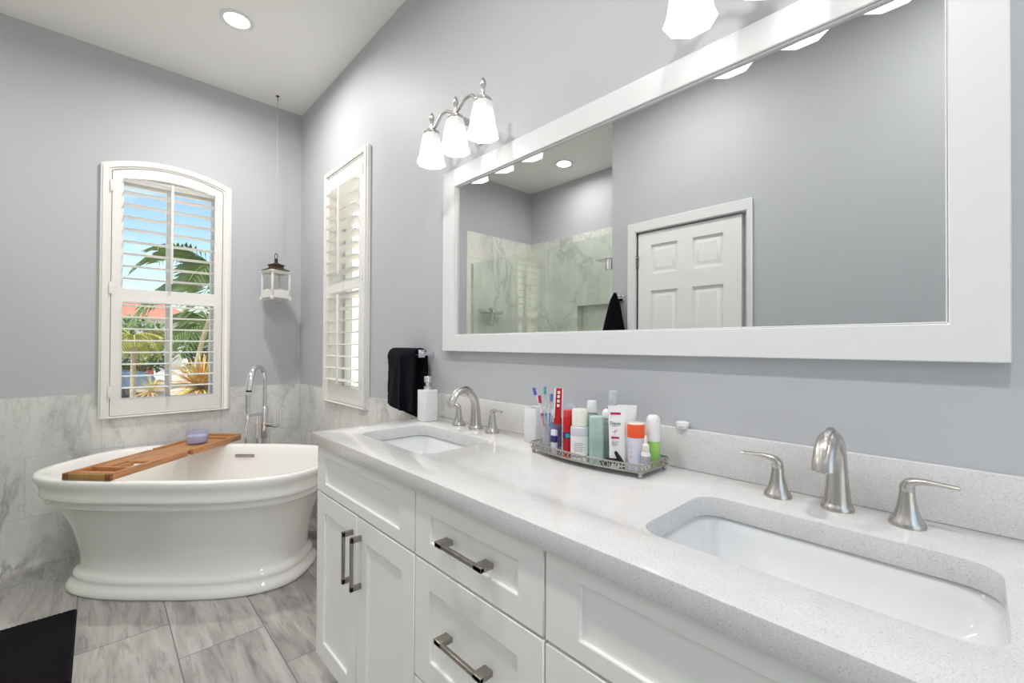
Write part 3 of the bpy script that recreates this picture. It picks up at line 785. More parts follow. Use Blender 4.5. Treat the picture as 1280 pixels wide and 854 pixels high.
for sy in (-1, 1):
    b = MB(); b.tube([(.015, sy*(WH-.006), .019), (.015, sy*(WH-.020), .019)], .010, 14); b.build('bolt', BAMBOOD, t)
b = MB(); b.tube(smooth_path([(-.20, .05, .033), (-.16, .02, .034), (-.12, .045, .034), (-.10, .085, .033)], 5), .0016, 6); b.build('wire_clip', CHROME, t)

# candle
t = thing('jar_candle', 'lilac candle in a glass jar standing on the bamboo tray', 'candle', (.335, -.690, .6250))
CG = thin_glass('candle_glass', (.95, .95, .98, 1), haze=.16, hazecol=srgb(200, 200, 232))
b = MB(); b.lathe([(.050, 0), (.055, .006), (.056, .03), (.056, .078), (.0545, .080), (.0525, .078), (.0525, .010), (.045, .006)], seg=36); b.build('glass_jar', CG, t)
b = MB(); b.lathe([(.044, .0065), (.0515, .011), (.0515, .048), (.048, .050), (.001, .049)], seg=32); b.build('wax', M('lilac_wax', srgb(216, 214, 238), .35, var=.03), t)
b = MB(); b.tube([(0, 0, .048), (.001, .001, .060)], .0012, 6); b.build('wick', DARK, t)

# ------------------------------------------------------------------ floor-standing tub filler
t = thing('tub_filler', 'chrome floor-standing tub filler in the corner behind the bathtub', 'faucet', (.287, -.313, 0))
d = Vector((.71, -.70, 0)).normalized(); s_ = Vector((.70, .71, 0))
def L3(f, s, z): return tuple(d*f+s_*s+Vector((0, 0, z)))
b = MB(); b.lathe([(.045, 0), (.045, .006), (.030, .012), (.016, .016), (.016, .62)], seg=28); b.lathe([(.021, .60), (.023, .604), (.023, .80), (.020, .806), (.012, .81)], seg=28); b.build('riser', CHROME, t)
P = [L3(0, 0, .79), L3(0, 0, .90), L3(0, 0, .99), L3(.018, 0, 1.045), L3(.055, 0, 1.075), L3(.10, 0, 1.078), L3(.142, 0, 1.045), L3(.165, 0, .99), L3(.172, 0, .935)]
b = MB(); b.tube(smooth_path(P, 6), lerpn([.0135, .0135, .0135, .0145, .0155, .0165, .0175, .0185, .019], 6), 18); b.build('gooseneck_spout', CHROME, t)
b = MB(); b.tube([L3(.172, 0, .937), L3(.1725, 0, .925)], .0165, 16); b.build('aerator', DARK, t)
b = MB(); b.tube([L3(0, 0, .69), L3(.02, .085, .69)], .017, 16); b.build('mixer_body', CHROME, t)
b = MB(); b.tube([L3(.02, .080, .69), L3(.022, .108, .69)], .0185, 16); b.tube(smooth_path([L3(.022, .100, .70), L3(.024, .104, .74), L3(.026, .106, .79)], 4), .0075, 10); b.build('lever', CHROME, t)
b = MB(); b.tube([L3(.01, 0, .765), L3(.165, -.012, .77)], .009, 12); b.lathe([(.016, -.012), (.018, -.008), (.018, .010), (.015, .013)], L3(.165, -.012, .77), 18); b.build('handset_bracket', CHROME, t)
b = MB(); b.tube([L3(.165, -.012, .742), L3(.165, -.012, .80), L3(.166, -.012, .85), L3(.167, -.012, .905)], [.0085, .011, .0125, .0155], 16); b.build('hand_shower', CHROME, t)
b = MB(); b.tube(smooth_path([L3(.165, -.012, .742), L3(.150, -.030, .69), L3(.118, -.050, .60), L3(.10, -.062, .50), L3(.09, -.055, .40), L3(.05, -.03, .32), L3(.010, -.004, .30)], 6), .006, 8); b.build('shower_hose', CHROME, t)
b = MB(); b.tube([L3(.075, -.005, .765), L3(.070, -.006, .60), L3(.055, -.004, .45), L3(.012, 0, .40)], .0075, 10); b.build('supply_pipe', CHROME, t)

# ------------------------------------------------------------------ hanging lantern
t = thing('hanging_lantern', 'small white lantern with a bronze roof on a string near the corner', 'lantern', (.171, -.220, 1.545), math.radians(16))
hs = .062
b = MB()
for sx in (-1, 1):
    for sy in (-1, 1):
        b.box(sx*hs-.006, sx*hs+.006, sy*hs-.006, sy*hs+.006, .02, .195, .001)
for k in range(4):
    R_ = Matrix.Rotation(PI/2*k, 4, 'Z')
    b.plate([[(-hs-.014, -.002), (-hs+.002, -.002), (-hs+.006, .012), (hs-.006, .012), (hs-.002, -.002), (hs+.014, -.002), (hs+.014, .020), (hs, .024), (hs, .062), (.03, .066), (0, .072), (-.03, .066), (-hs, .062), (-hs, .024), (-hs-.014, .020)]], -hs-.006, -hs+.001, 'xz', .0008, mtx=R_)
    b.box(-hs, hs, -hs-.004, -hs+.004, .183, .195, .001, mtx=R_)
b.box(-hs-.014, hs+.014, -hs-.014, hs+.014, .194, .204, .002)
b.box(-hs, hs, -hs, hs, .018, .026)
b.build('lantern_frame', WWOOD, t)
for k in range(4):
    q = MB(); R_ = Matrix.Rotation(PI/2*k, 4, 'Z'); q.box(-hs+.007, hs-.007, -hs-.001, -hs+.001, .060, .184, mtx=R_); q.build('glass_pane', GLASSL, t)
b = MB(); b.lathe([(.080, .2045), (.076, .210), (.048, .222), (.040, .226), (.040, .243), (.046, .244), (.047, .248), (.022, .258), (.010, .266), (.008, .280), (.012, .285), (.008, .292), (.003, .296)], seg=4*6, pw=5.0)
b.build('bronze_roof', BRONZE, t)
b = MB(); b.tube([(.018*math.cos(a), 0, .311+.018*math.sin(a)) for a in [2*PI*k/20 for k in range(21)]], .0026, 8); b.build('ring', BRONZE, t)
b = MB(); b.tube([(0, 0, .327), (0, 0, .9), (0, 0, H-1.545-.006)], .0016, 6); b.build('string', M('lantern_string', srgb(186, 184, 180), .7), t)
b = MB(); b.lathe([(.012, H-1.545-.001), (.010, H-1.545-.006), (.002, H-1.545-.010), (.002, H-1.545-.022)], seg=12); b.tube([(0, 0, H-1.545-.02), (.005, 0, H-1.545-.028), (0, 0, H-1.545-.034)], .0022, 6); b.build('ceiling_hook', BRONZE, t)
b = MB(); b.lathe([(.022, .027), (.022, .055), (.018, .058), (.001, .057)], seg=20); b.build('candle', WHITEP, t)

# ------------------------------------------------------------------ bath mat
def mat_mesh():
    b = MB(); t_ = bmesh.new(); nx, ny = 120, 90; V = []
    x0, x1, y0, y1 = .745, 1.355, -1.655, -1.193
    for i in range(nx+1):
        row = []
        for j in range(ny+1):
            u, v = i/nx, j/ny; x = x0+(x1-x0)*u; y = y0+(y1-y0)*v
            e = min(u, 1-u, v*.75, (1-v)*.75)*(x1-x0)
            h = .014*min(1, e/.010)**.5 + (.0022*math.sin(y*2*PI/.0155)*min(1, e/.02)) + .0010*noise.noise(Vector((x*160, y*160, 0)))
            if u in (0, 1) or v in (0, 1): h = .0004
            x += .003*noise.noise(Vector((y*9, 1, 0)))*(1 if u in (0, 1) else .6)
            row.append(t_.verts.new((x, y, h)))
        V.append(row)
    for i in range(nx):
        for j in range(ny): t_.faces.new((V[i][j], V[i+1][j], V[i+1][j+1], V[i][j+1]))
    b._take(t_); return b
o = mat_mesh().build('bath_mat', M('black_mat_pile', srgb(27, 22, 28), .95, var=.2, vscale=40, sheen=.03, spec=.1), smooth=80)
props(o, 'ribbed black bath mat on the floor in front of the tub', 'bath mat')

# ------------------------------------------------------------------ soap pump, square tumbler, small cap
t = thing('soap_dispenser', 'square white soap pump bottle at the tub end of the worktop', 'soap dispenser', (2.000, -.121, .9102))
b = MB(); b.box(-.031, .031, -.031, .031, 0, .131, .004, 3); b.build('bottle', CERAM, t)
b = MB(); b.lathe([(.0155, .131), (.016, .133), (.016, .146), (.0085, .148), (.0085, .160), (.0145, .162), (.0150, .184), (.013, .188), (.001, .189)], seg=24)
b.tube([(0, 0, .177), (.014, -.011, .177), (.022, -.018, .173)], .0045, 10); b.build('pump', CHROME, t)
t = thing('square_tumbler', 'square white ceramic tumbler on the worktop left of the tray', 'tumbler', (2.580, -.071, .9102))
b = MB()
def sq(h, r, z): return [(p[0], p[1], z) for p in rrect(-h, h, -h, h, r, 4)]
b.rings([sq(.026, .004, 0), sq(.0275, .005, .002), sq(.0275, .005, .111), sq(.0265, .004, .113), sq(.0245, .004, .111), sq(.0245, .004, .006)]); b.build('tumbler_body', CERAM, t)
b = MB(); b.lathe([(.0125, 0), (.0135, .002), (.0135, .006), (.0158, .007), (.0158, .016), (.013, .018), (.001, .018)], (3.062, -.0175, 1.0137), 24)
props(b.build('plastic_cap', WHITEP), 'small round white cap resting on top of the backsplash', 'cap')

# ------------------------------------------------------------------ gallery tray
def tray_outline(off=0.0, n=24):
    xa, xb = 2.676-off, 3.042+off
    P = []
    for i in range(n+1):
        u = i/n; P.append((xa+(xb-xa)*u, -.186-off-.026*math.sin(PI*u)))
    for i in range(n+1):
        u = i/n; P.append((xb-(xb-xa)*u, -.062+off+.024*math.sin(PI*u)))
    return P
t = thing('gallery_tray', 'bow-fronted silver gallery tray holding toiletries', 'tray', (0, 0, 0))
b = MB(); b.plate([tray_outline()], .9235, .9258, 'xy'); b.build('mirrored_base', M('tray_mirror', (.80, .79, .78, 1), .12, 1), t)
path = [Vector((p[0], p[1], 0)) for p in tray_outline(.001, 24)]
def closed_tube(b, z, r):
    pts = [(p.x, p.y, z) for p in path]; b.tube(pts+[pts[0]], r, 8)
b = MB(); closed_tube(b, .925, .0024); closed_tube(b, .9425, .0020)
# pierced gallery: small rings between the two rails
seglen = [0]
for i in range(len(path)): seglen.append(seglen[-1]+(path[(i+1) % len(path)]-path[i]).length)
tot = seglen[-1]; nr = 64
for k in range(nr):
    s0 = tot*k/nr; i = max(j for j in range(len(path)) if seglen[j] <= s0)
    a_, c_ = path[i], path[(i+1) % len(path)]; f = (s0-seglen[i])/max(seglen[i+1]-seglen[i], 1e-6)
    p = a_.lerp(c_, f); tdir = (c_-a_).normalized()
    pts = []
    for q in range(9):
        a = 2*PI*q/8; v = p+tdir*.0062*math.cos(a); pts.append((v.x, v.y, .9338+.0072*math.sin(a)))
    b.tube(pts, .0012, 5)
b.build('pierced_rail', SILVER, t)
for x, y in ((2.681, -.184), (3.036, -.184), (3.036, -.066), (2.681, -.066)):
    b = MB(); b.sphere((x, y, .9158), .0055, 14, 8); b.lathe([(.0045, .919), (.006, .9235)], (x, y, 0), 12); b.build('ball_foot', SILVER, t)

TZ = .9260
def item(name, label, cat, x, y, rz=0, z=TZ): return thing(name, label, cat, (x, y, z), rz)
def part(t, name, mat, prof, seg=28, **k):
    b = MB(); b.lathe(prof, seg=seg, **k); return b.build(name, mat, t)
FACE = math.atan2(-.985, .70)+PI/2     # turn a front (-y) face towards the room's middle
def text_on(parent, s, size, loc, rot, mat, name='lettering', depth=.0002):
    cu = bpy.data.curves.new(name, 'FONT'); cu.body = s; cu.size = size; cu.extrude = depth; cu.align_x = 'CENTER'; cu.align_y = 'CENTER'
    tmp = bpy.data.objects.new('tmp', cu); COL.objects.link(tmp)
    dg = bpy.context.evaluated_depsgraph_get(); me = bpy.data.meshes.new_from_object(tmp.evaluated_get(dg)); bpy.data.objects.remove(tmp)
    me.name = name; me.materials.append(mat)
    o = bpy.data.objects.new(name, me); COL.objects.link(o); o.parent = parent; o.location = loc; o.rotation_euler = rot; return o
RED = M('red_plastic', srgb(196, 32, 40), .3); PINKR = M('crimson_print', srgb(186, 40, 84), .4); NAVY = M('navy_print', srgb(40, 50, 110), .4)
INK = M('dark_print', srgb(40, 40, 46), .5); ORANGE = M('orange_plastic', srgb(244, 96, 48), .35); LAV = M('lavender_plastic', srgb(222, 222, 238), .3)
GREEN = M('lime_plastic', srgb(166, 222, 112), .3); CREAM = M('cream_plastic', srgb(240, 236, 226), .35); TEAL = M('teal_plastic', srgb(70, 170, 175), .35)
BLUEP = M('blue_plastic', srgb(110, 140, 215), .35); PURP = M('purple_plastic', srgb(96, 90, 190), .35); LABELW = M('white_label', srgb(236, 236, 236), .5)
GREYP = M('grey_print', srgb(170, 172, 178), .5)
MINT = thin_glass('mint_translucent', (.80, .92, .88, 1), haze=.55, hazecol=srgb(205, 228, 222))
SMOKE = thin_glass('smoky_clear', (.72, .80, .78, 1), haze=.35, hazecol=srgb(170, 186, 182))
LILAC = thin_glass('lilac_clear', (.88, .87, .95, 1), haze=.35, hazecol=srgb(214, 212, 230))
FROST = thin_glass('frosted_clear', (.90, .92, .95, 1), haze=.4, hazecol=srgb(232, 234, 238))
BLUEC = thin_glass('blue_clear', (.70, .78, .92, 1), haze=.22, hazecol=srgb(170, 190, 226))

# clear cup of toothbrushes
t = item('toothbrush_cup', 'clear plastic cup holding toothbrushes at the left end of the tray', 'cup', 2.697, -.140)
part(t, 'cup_body', GLASSC, [(.013, 0), (.014, .002), (.0185, .090), (.0190, .092), (.0180, .091), (.0135, .006)])
def brush(label, x, y, tilt, turn, mat, headmat, h=.178, z=TZ+.004):
    t = thing('toothbrush', label, 'toothbrush', (x, y, z)); t.rotation_euler = (tilt[0], tilt[1], turn)
    b = MB(); b.tube(smooth_path([(0, 0, 0), (0, 0, .06), (0, .002, .105), (0, 0, .14), (0, 0, h)], 4), lerpn([.0036, .0046, .0040, .0024, .0032], 4), 10, flat=.7); b.build('handle', mat, t)
    b = MB(); b.box(-.0036, .0036, -.009, -.001, h-.024, h-.001, .001); b.build('bristles', headmat, t)
    b = MB(); b.tube([(0, -.0006, .055), (0, -.0006, .095)], .0044, 10, flat=.7); b.build('grip', headmat, t)
brush('purple-headed white toothbrush leaning furthest left in the cup', 2.704, -.138, (.06, -.30), .0, WHITEP, PURP)
brush('white and teal toothbrush upright in the clear cup', 2.695, -.141, (.0, -.03), .5, FROST, TEAL, .176)
brush('short blue-banded white toothbrush in the middle of the cup', 2.694, -.133, (.05, .02), 1.3, WHITEP, BLUEP, .155)
brush('pale toothbrush with a pink grip beside the purple-headed one', 2.700, -.147, (-.02, -.16), .3, FROST, PINKR, .150)
# tumbler with toothpaste
t = item('clear_tumbler', 'clear blue-tinted tumbler standing under the red toothpaste tube', 'tumbler', 2.737, -.146)
part(t, 'tumbler_body', BLUEC, [(.015, 0), (.0165, .002), (.0175, .072), (.018, .074), (.0170, .073), (.0155, .006)])
t = item('toothpaste_tube', 'red and white toothpaste tube standing upside up in the tumbler', 'toothpaste', 2.739, -.146, FACE, TZ+.005)
t.rotation_euler = (0, .04, FACE)
b = MB(); R = []
for s, (wx, wy) in zip((0, .02, .05, .10, .15, .172), ((.011, .011), (.0125, .0115), (.0125, .0095), (.012, .006), (.0115, .0022), (.0115, .0008))):
    R.append([(wx*math.cos(a), wy*math.sin(a), s) for a in [2*PI*k/24 for k in range(24)]])
b.rings(R); b.build('tube_body', RED, t)
b = MB(); b.box(-.0122, -.0085, -.0095, .0, .085, .172, .0006); b.box(.0095, .0125, -.004, .001, .085, .172, .0006); b.build('white_band', LABELW, t)
b = MB()
for z in (.118, .131, .144, .156): b.box(-.0035, .0035, -.0092+.0001*(z-.11)*300*.8, -.001, z, z+.008, .0004)
b.build('white_marks', LABELW, t)
t = item('floss_pack', 'small purple and white pack in front of the red bottle', 'dental pack', 2.752, -.172)
b = MB(); b.box(-.009, .009, -.006, .006, 0, .060, .003); b.build('pack_body', LAV, t)
b = MB(); b.box(-.0092, .0092, -.0063, .0063, .022, .046, .003); b.build('band', NAVY, t)
# red bottle
t = item('red_bottle', 'narrow red bottle with a blue label band', 'bottle', 2.783, -.148)
part(t, 'bottle_body', RED, [(.0125, 0), (.0140, .002), (.0140, .096), (.0125, .100)])
part(t, 'cap', M('red_cap', srgb(214, 70, 72), .35), [(.0125, .100), (.0132, .101), (.0132, .116), (.012, .118), (.001, .118)])
part(t, 'label_band', NAVY, [(.0142, .038), (.0143, .0385), (.0143, .055), (.0142, .0555)], cap0=False, cap1=False)
b = MB(); b.lathe([(.0145, .041), (.0145, .052)], seg=28, cap0=False, cap1=False); b.bm.faces.ensure_lookup_table()
for f in list(b.bm.faces):
    c_ = f.calc_center_median(); a = math.atan2(c_.y, c_.x)
    if not (-1.4 < a < -.5): b.bm.faces.remove(f)
b.build('label_badge', TEAL, t)
# lilac dome bottle at the back
t = item('lilac_bottle', 'translucent lilac bottle with a rounded top behind the red bottle', 'bottle', 2.742, -.082)
b = MB(); b.lathe([(.024, 0), (.026, .003), (.0265, .08), (.026, .098), (.023, .112), (.016, .122), (.007, .127), (.001, .128)], seg=32, sy=.75); b.build('bottle_body', LILAC, t)
# white bottle with cream cap
t = item('lotion_bottle', 'squat clear bottle with a cream cap and white label', 'bottle', 2.831, -.155, FACE)
part(t, 'bottle_body', M('silver_clear_plastic', srgb(206, 207, 212), .15), [(.0235, 0), (.0250, .002), (.0255, .006), (.0255, .074), (.0235, .079), (.0205, .081)])
part(t, 'cap', CREAM, [(.0200, .081), (.0215, .082), (.0215, .122), (.0200, .1265), (.001, .127)])
b = MB(); R = [[(.0259*math.sin(a), -.0259*math.cos(a), z) for a in [(-1.2+2.4*k/20) for k in range(21)]] for z in (.003, .054)]
b.rings(R, False, False, False); lb = b.build('label', LABELW, t)
b = MB()
for k in range(7):
    z = .036-.0038*k; R = [[(.0261*math.sin(a), -.0261*math.cos(a), zz) for a in [(-.55+(.9+.25*(k % 2))*j/8) for j in range(9)]] for zz in (z, z+.0014)]
    b.rings(R, False, False, False)
b.build('label_print', GREYP, lb)
# tall bottle with grey-white cap behind
t = item('tall_clear_bottle', 'tall smoky bottle with a white ribbed cap at the back of the tray', 'bottle', 2.830, -.097)
part(t, 'bottle_body', SMOKE, [(.018, 0), (.0195, .002), (.0200, .095), (.018, .106), (.012, .112)])
part(t, 'cap', WHITEP, [(.0145, .112), (.0150, .114), (.0135, .142), (.0125, .145), (.001, .1455)])
# mint bottle
t = item('mint_bottle', 'pale mint translucent square-shouldered bottle', 'bottle', 2.876, -.139, FACE)
b = MB(); b.lathe([(.018, 0), (.0195, .002), (.0195, .104), (.018, .110), (.001, .111)], seg=40, pw=4.0); b.build('bottle_body', MINT, t)
b = MB(); b.box(-.010, .006, -.0197, -.0195, .046, .048); b.box(-.010, .002, -.0197, -.0195, .040, .0412); b.build('label_print', GREYP, t)
# small smoky bottle w/ crumpled white cap
t = item('flip_top_bottle', 'slim smoky bottle with a white flip cap between mint bottle and white tube', 'bottle', 2.880, -.0985)
part(t, 'bottle_body', SMOKE, [(.010, 0), (.0112, .002), (.0112, .096), (.009, .102)])
b = MB(); b.lathe([(.0105, .102), (.0110, .104), (.0110, .118), (.007, .124), (.003, .127)], seg=20); b.box(-.004, .012, -.003, .003, .120, .126, .001); b.build('flip_cap', WHITEP, t)
# stack of small clear cups, upside down
t = item('cup_stack', 'stack of small frosted cups standing at the back of the tray', 'cup stack', 2.876, -.0585)
for k in range(4):
    z = .012*k+.006
    part(t, 'cup', FROST, [(.0175-.0002*k, z), (.0160, z+.03), (.0125, z+.130), (.012, z+.132), (.001, z+.132)], cap0=False)
# white tube with writing
t = item('lotion_tube', 'white tube with crimson bands and a bird emblem in the middle of the tray', 'tube', 2.945, -.142, FACE)
b = MB(); R = []
for z, wx, wy in ((0, .019, .0135), (.002, .0205, .0145), (.022, .0210, .0145), (.023, .0205, .0145), (.05, .0212, .013), (.09, .0225, .009), (.125, .0235, .0045), (.140, .0240, .0018), (.146, .0238, .0012)):
    R.append([(wx*math.cos(a), wy*math.sin(a), z) for a in [2*PI*k/32 for k in range(32)]])
b.rings(R); b.build('tube_body', WHITEP, t)
def tube_y(z): 
    zz = [(0, .0145), (.05, .013), (.09, .009), (.125, .0045), (.146, .0012)]
    for (a, p), (c, q) in zip(zz, zz[1:]):
        if a <= z <= c: return p+(q-p)*(z-a)/(c-a)
    return .0012
def sticker(b, x0, x1, z0, z1, e=.0006):
    y0, y1 = -tube_y(z0)-e, -tube_y(z1)-e
    b.rings([[(x0, y0, z0), (x1, y0, z0), (x1, y0+.004, z0), (x0, y0+.004, z0)], [(x0, y1, z1), (x1, y1, z1), (x1, y1+.004, z1), (x0, y1+.004, z1)]])
b = MB(); sticker(b, -.018, .008, .1235, .1290); sticker(b, -.016, .004, .0620, .0670); b.build('crimson_bands', PINKR, t)
text_on(t, 'Dove', .0125, (-.006, -tube_y(.100)-.0012, .101), (PI/2-.12, 0, 0), INK, 'brand_lettering')
b = MB(); b.tube([(-.012, -tube_y(.079)-.0006, .079), (-.006, -tube_y(.081)-.0008, .082), (0, -tube_y(.085)-.0010, .086)], [.0006, .0026, .0007], 6, flat=.3); b.build('bird_emblem', PINKR, t)
b = MB()
for z, l in ((.054, .018), (.050, .014), (.046, .016), (.094, .016)): sticker(b, -.014, -.014+l, z, z+.0012)
b.build('small_print', GREYP, t)
# second white tube
t = item('cream_tube', 'plain white tube behind the tube with crimson bands', 'tube', 2.934, -.079, FACE)
b = MB(); R = []
for z, wx, wy in ((0, .017, .0125), (.002, .0185, .0135), (.025, .019, .0135), (.06, .0215, .012), (.10, .0245, .008), (.130, .0265, .003), (.141, .027, .0012)):
    R.append([(wx*math.cos(a), wy*math.sin(a), z) for a in [2*PI*k/28 for k in range(28)]])
b.rings(R); b.build('tube_body', WHITEP, t)
# orange capped jar
t = item('orange_cap_deodorant', 'lavender-white stick with a bright orange cap', 'deodorant', 2.9875, -.122, FACE)
b = MB(); b.lathe([(.0185, 0), (.0195, .002), (.0205, .03), (.0215, .066), (.0215, .068)], seg=32, sy=.85); b.build('body', LAV, t)
b = MB(); b.lathe([(.0218, .068), (.0220, .069), (.0220, .097), (.0205, .102)], seg=32, sy=.85); cp = b.build('cap', ORANGE, t)
b = MB(); b.lathe([(.0205, .1021), (.017, .1045), (.001, .105)], seg=32, sy=.85); b.build('cap_top', M('pale_peach_plastic', srgb(250, 220, 206), .35), t)
b = MB()
for z, s in ((.044, .006), (.032, .005), (.020, .006)): b.sphere((-.011, -.0135, z), s*.6, 8, 6, (1, .4, 1.2))
b.build('label_spots', M('salmon_print', srgb(244, 170, 160), .4), t)
# dropper
t = item('dropper_bottle', 'tiny white dropper bottle at the right front of the tray', 'bottle', 3.0195, -.129)
part(t, 'bottle_body', WHITEP, [(.0110, 0), (.0122, .0015), (.0122, .030), (.010, .036), (.006, .038)])
part(t, 'label', GREYP, [(.01225, .007), (.0124, .0075), (.0124, .027), (.01225, .0275)], cap0=False, cap1=False)
part(t, 'dropper_cap', CREAM, [(.0085, .038), (.0090, .039), (.0085, .054), (.0045, .058), (.0035, .072), (.0025, .077), (.001, .0775)])
# green bottle
t = item('green_bottle', 'white-capped lime green tube at the right end of the tray', 'bottle', 3.013, -.080)
part(t, 'bottle_body', GREEN, [(.0150, 0), (.0165, .002), (.0168, .056)])
part(t, 'cap', WHITEP, [(.0168, .0565), (.0172, .057), (.0172, .108), (.0160, .117), (.011, .123), (.001, .125)])
# claw clip
t = item('claw_clip', 'black plastic hair claw leaning at the foot of the white tube', 'hair clip', 2.962, -.182, FACE, TZ+.0005); t.scale = (1.25, 1.0, 1.35)
b = MB(); b.tube(smooth_path([(-.028, 0, .006), (-.014, -.003, .010), (0, -.003, .009), (.012, 0, .010)], 4), lerpn([.002, .0045, .005, .004], 4), 8)
for k in range(6):
    x = -.024+.006*k; b.tube([(x, 0, .008), (x-.001, -.010, .005), (x-.001, -.012, .001)], [.0016, .0013, .0008], 6)
b.build('jaw', DARK, t)
b = MB(); b.tube(smooth_path([(.014, 0, .003), (.008, 0, .014), (.002, .002, .026)], 4), lerpn([.0055, .006, .0045], 4), 8, flat=.6); b.tube(smooth_path([(.002, .002, .026), (.010, 0, .014), (.020, -.002, .002)], 4), lerpn([.003, .0045, .003], 4), 8); b.build('thumb_grip', DARK, t)

# ------------------------------------------------------------------ outdoors beyond the windows
GZ = -.35
LEAFG = M('palm_leaf', srgb(134, 164, 88), .5, var=.2, vscale=9); LEAFY = M('yellow_palm_leaf', srgb(190, 190, 92), .55, var=.15, vscale=9)
STRAW = M('dry_blade', srgb(206, 156, 92), .6, var=.2, vscale=8); TRUNK = M('palm_trunk', srgb(168, 152, 128), .85, var=.15, vscale=14, bmp=.4, bscale=30)
DGREEN = M('shrub_leaf', srgb(88, 122, 60), .6, var=.2, vscale=6)
def gravel():
    mt, n, b_ = new_mat('pale_ground')
    v = coords(n); c = ramp(n, nz(n, v, .35, 6, .6), [(.42, srgb(150, 148, 146)), (.5, srgb(214, 208, 198))])
    c = mix(n, .25, c, nz_color(n, v, 30), 'MULTIPLY'); n.links.new(c, b_.inputs['Base Color']); b_.inputs['Roughness'].default_value = .9; return mt
b = MB(); b.box(-60, -.16, -40, 40, GZ-.2, GZ); b.box(-.16, 30, .16, 40, GZ-.2, GZ); b.box(5.0, 30, -30, .16, GZ-.2, GZ); struct(b.build('ground', gravel()))
def frond(L, droop, mat_w=.026, n=9, up=.3, leaf=.32):
    """one arching palm frond along +x, returns MB"""
    b = MB(); P = []
    for i in range(n+1):
        s = i/n; P.append(Vector((L*s*(1-.15*s), 0, L*(up*s-droop*s*s))))
    b.tube(P, lerpn([.014, .004], n), 5)
    t_ = bmesh.new(); K = 15
    for k in range(K):
        s = .12+.88*k/K; i = min(int(s*n), n-1); p = P[i].lerp(P[i+1], s*n-i); d_ = (P[i+1]-P[i]).normalized()
        ll = leaf*L*(.45+.75*math.sin(PI*min(1, s*.9+.12)))*random.uniform(.8, 1.1)
        for sg in (-1, 1):
            o_ = (d_*.75+Vector((0, sg*.8, .12))).normalized(); tip = p+o_*ll+Vector((0, 0, -.30*ll)); midp = p+o_*ll*.5+Vector((0, 0, .01))
            wv = Vector((0, 0, 1)).cross(o_).normalized()*mat_w*.25
            v = [t_.verts.new(q) for q in (p-wv*.4, p+wv*.4, midp+wv, tip, midp-wv)]
            t_.faces.new(v)
    bmesh.ops.solidify(t_, geom=t_.faces[:], thickness=.002)
    b._take(t_); return b
def palm(label, x, y, h, L, nf, matf, group=None, lean=(0, 0), ys=0, tr=.07, az=None, seed=1):
    random.seed(seed)
    t = thing('palm_tree', label, 'palm tree', (x, y, GZ), 0, group)
    top = Vector((lean[0], lean[1], h))
    P = smooth_path([(0, 0, 0), (lean[0]*.1, lean[1]*.15, h*.35), (lean[0]*.45, lean[1]*.5, h*.7), tuple(top)], 6)
    b = MB(); b.tube(P, [tr*(1.25-.5*i/len(P))*(1+.06*(i % 2)) for i in range(len(P))], 12); b.build('trunk', TRUNK, t)
    for k in range(nf):
        a = (az[0]+(az[1]-az[0])*random.random()) if az else 2*PI*k/nf+random.uniform(-.2, .2)
        up_ = random.uniform(-.1, .95); dr = random.uniform(.45, .95)
        b = frond(L*random.uniform(.8, 1.1), dr, up=up_)
        o = b.build('frond', matf if k >= ys else LEAFY, t, smooth=20); o.location = top+Vector((0, 0, -.02)); o.rotation_euler = (0, 0, a)
    return t
palm('tall palm with a curved trunk close outside the arched window', -7.4, .22, 2.95, 1.7, 19, LEAFG, lean=(.1, .62), ys=8, tr=.042, seed=4)
palm('short yellow-green palm left of the tall curved palm', -9.6, -.55, 1.75, .85, 14, LEAFY, tr=.05, seed=9)
palm('low broad palm filling the view right of the curved trunk', -12.0, 1.3, 2.1, 1.5, 20, LEAFG, tr=.08, seed=12)
# dry spiky rosette
random.seed(5)
def spiky(label, x, y, zc, r, n, mat, mat2):
    t = thing('spiky_plant', label, 'plant', (x, y, GZ))
    b = MB(); b.tube([(0, 0, 0), (.02, .01, (zc-GZ)*.5), (0, 0, zc-GZ)], [.05, .04, .05], 10); b.build('stem', TRUNK, t)
    for nm, mm, cnt in (('dry_blades', mat, n), ('green_blades', mat2, n//3)):
        b = MB()
        for k in range(cnt):
            a = random.uniform(0, 2*PI); e = random.uniform(-.25, 1.25); L = r*random.uniform(.7, 1.15)
            d_ = Vector((math.cos(a)*math.cos(e), math.sin(a)*math.cos(e), math.sin(e))); sd = d_.cross(Vector((0, 0, 1))).normalized()
            base = Vector((0, 0, zc-GZ)); P = [base+d_*L*s+Vector((0, 0, -.25*L*s*s)) for s in (0, .25, .5, .75, 1)]
            b.tube(P, [.008, .012, .011, .007, .001], 6, flat=.18, side=tuple(sd))
        b.build(nm, mm, t, smooth=30)
    return t
spiky('straw-coloured spiky rosette plant low outside the arched window', -4.0, -.06, .60, .68, 230, STRAW, LEAFY)
spiky('smaller dry spiky plant left of the large rosette', -6.2, -.46, .40, .42, 50, STRAW, LEAFG)
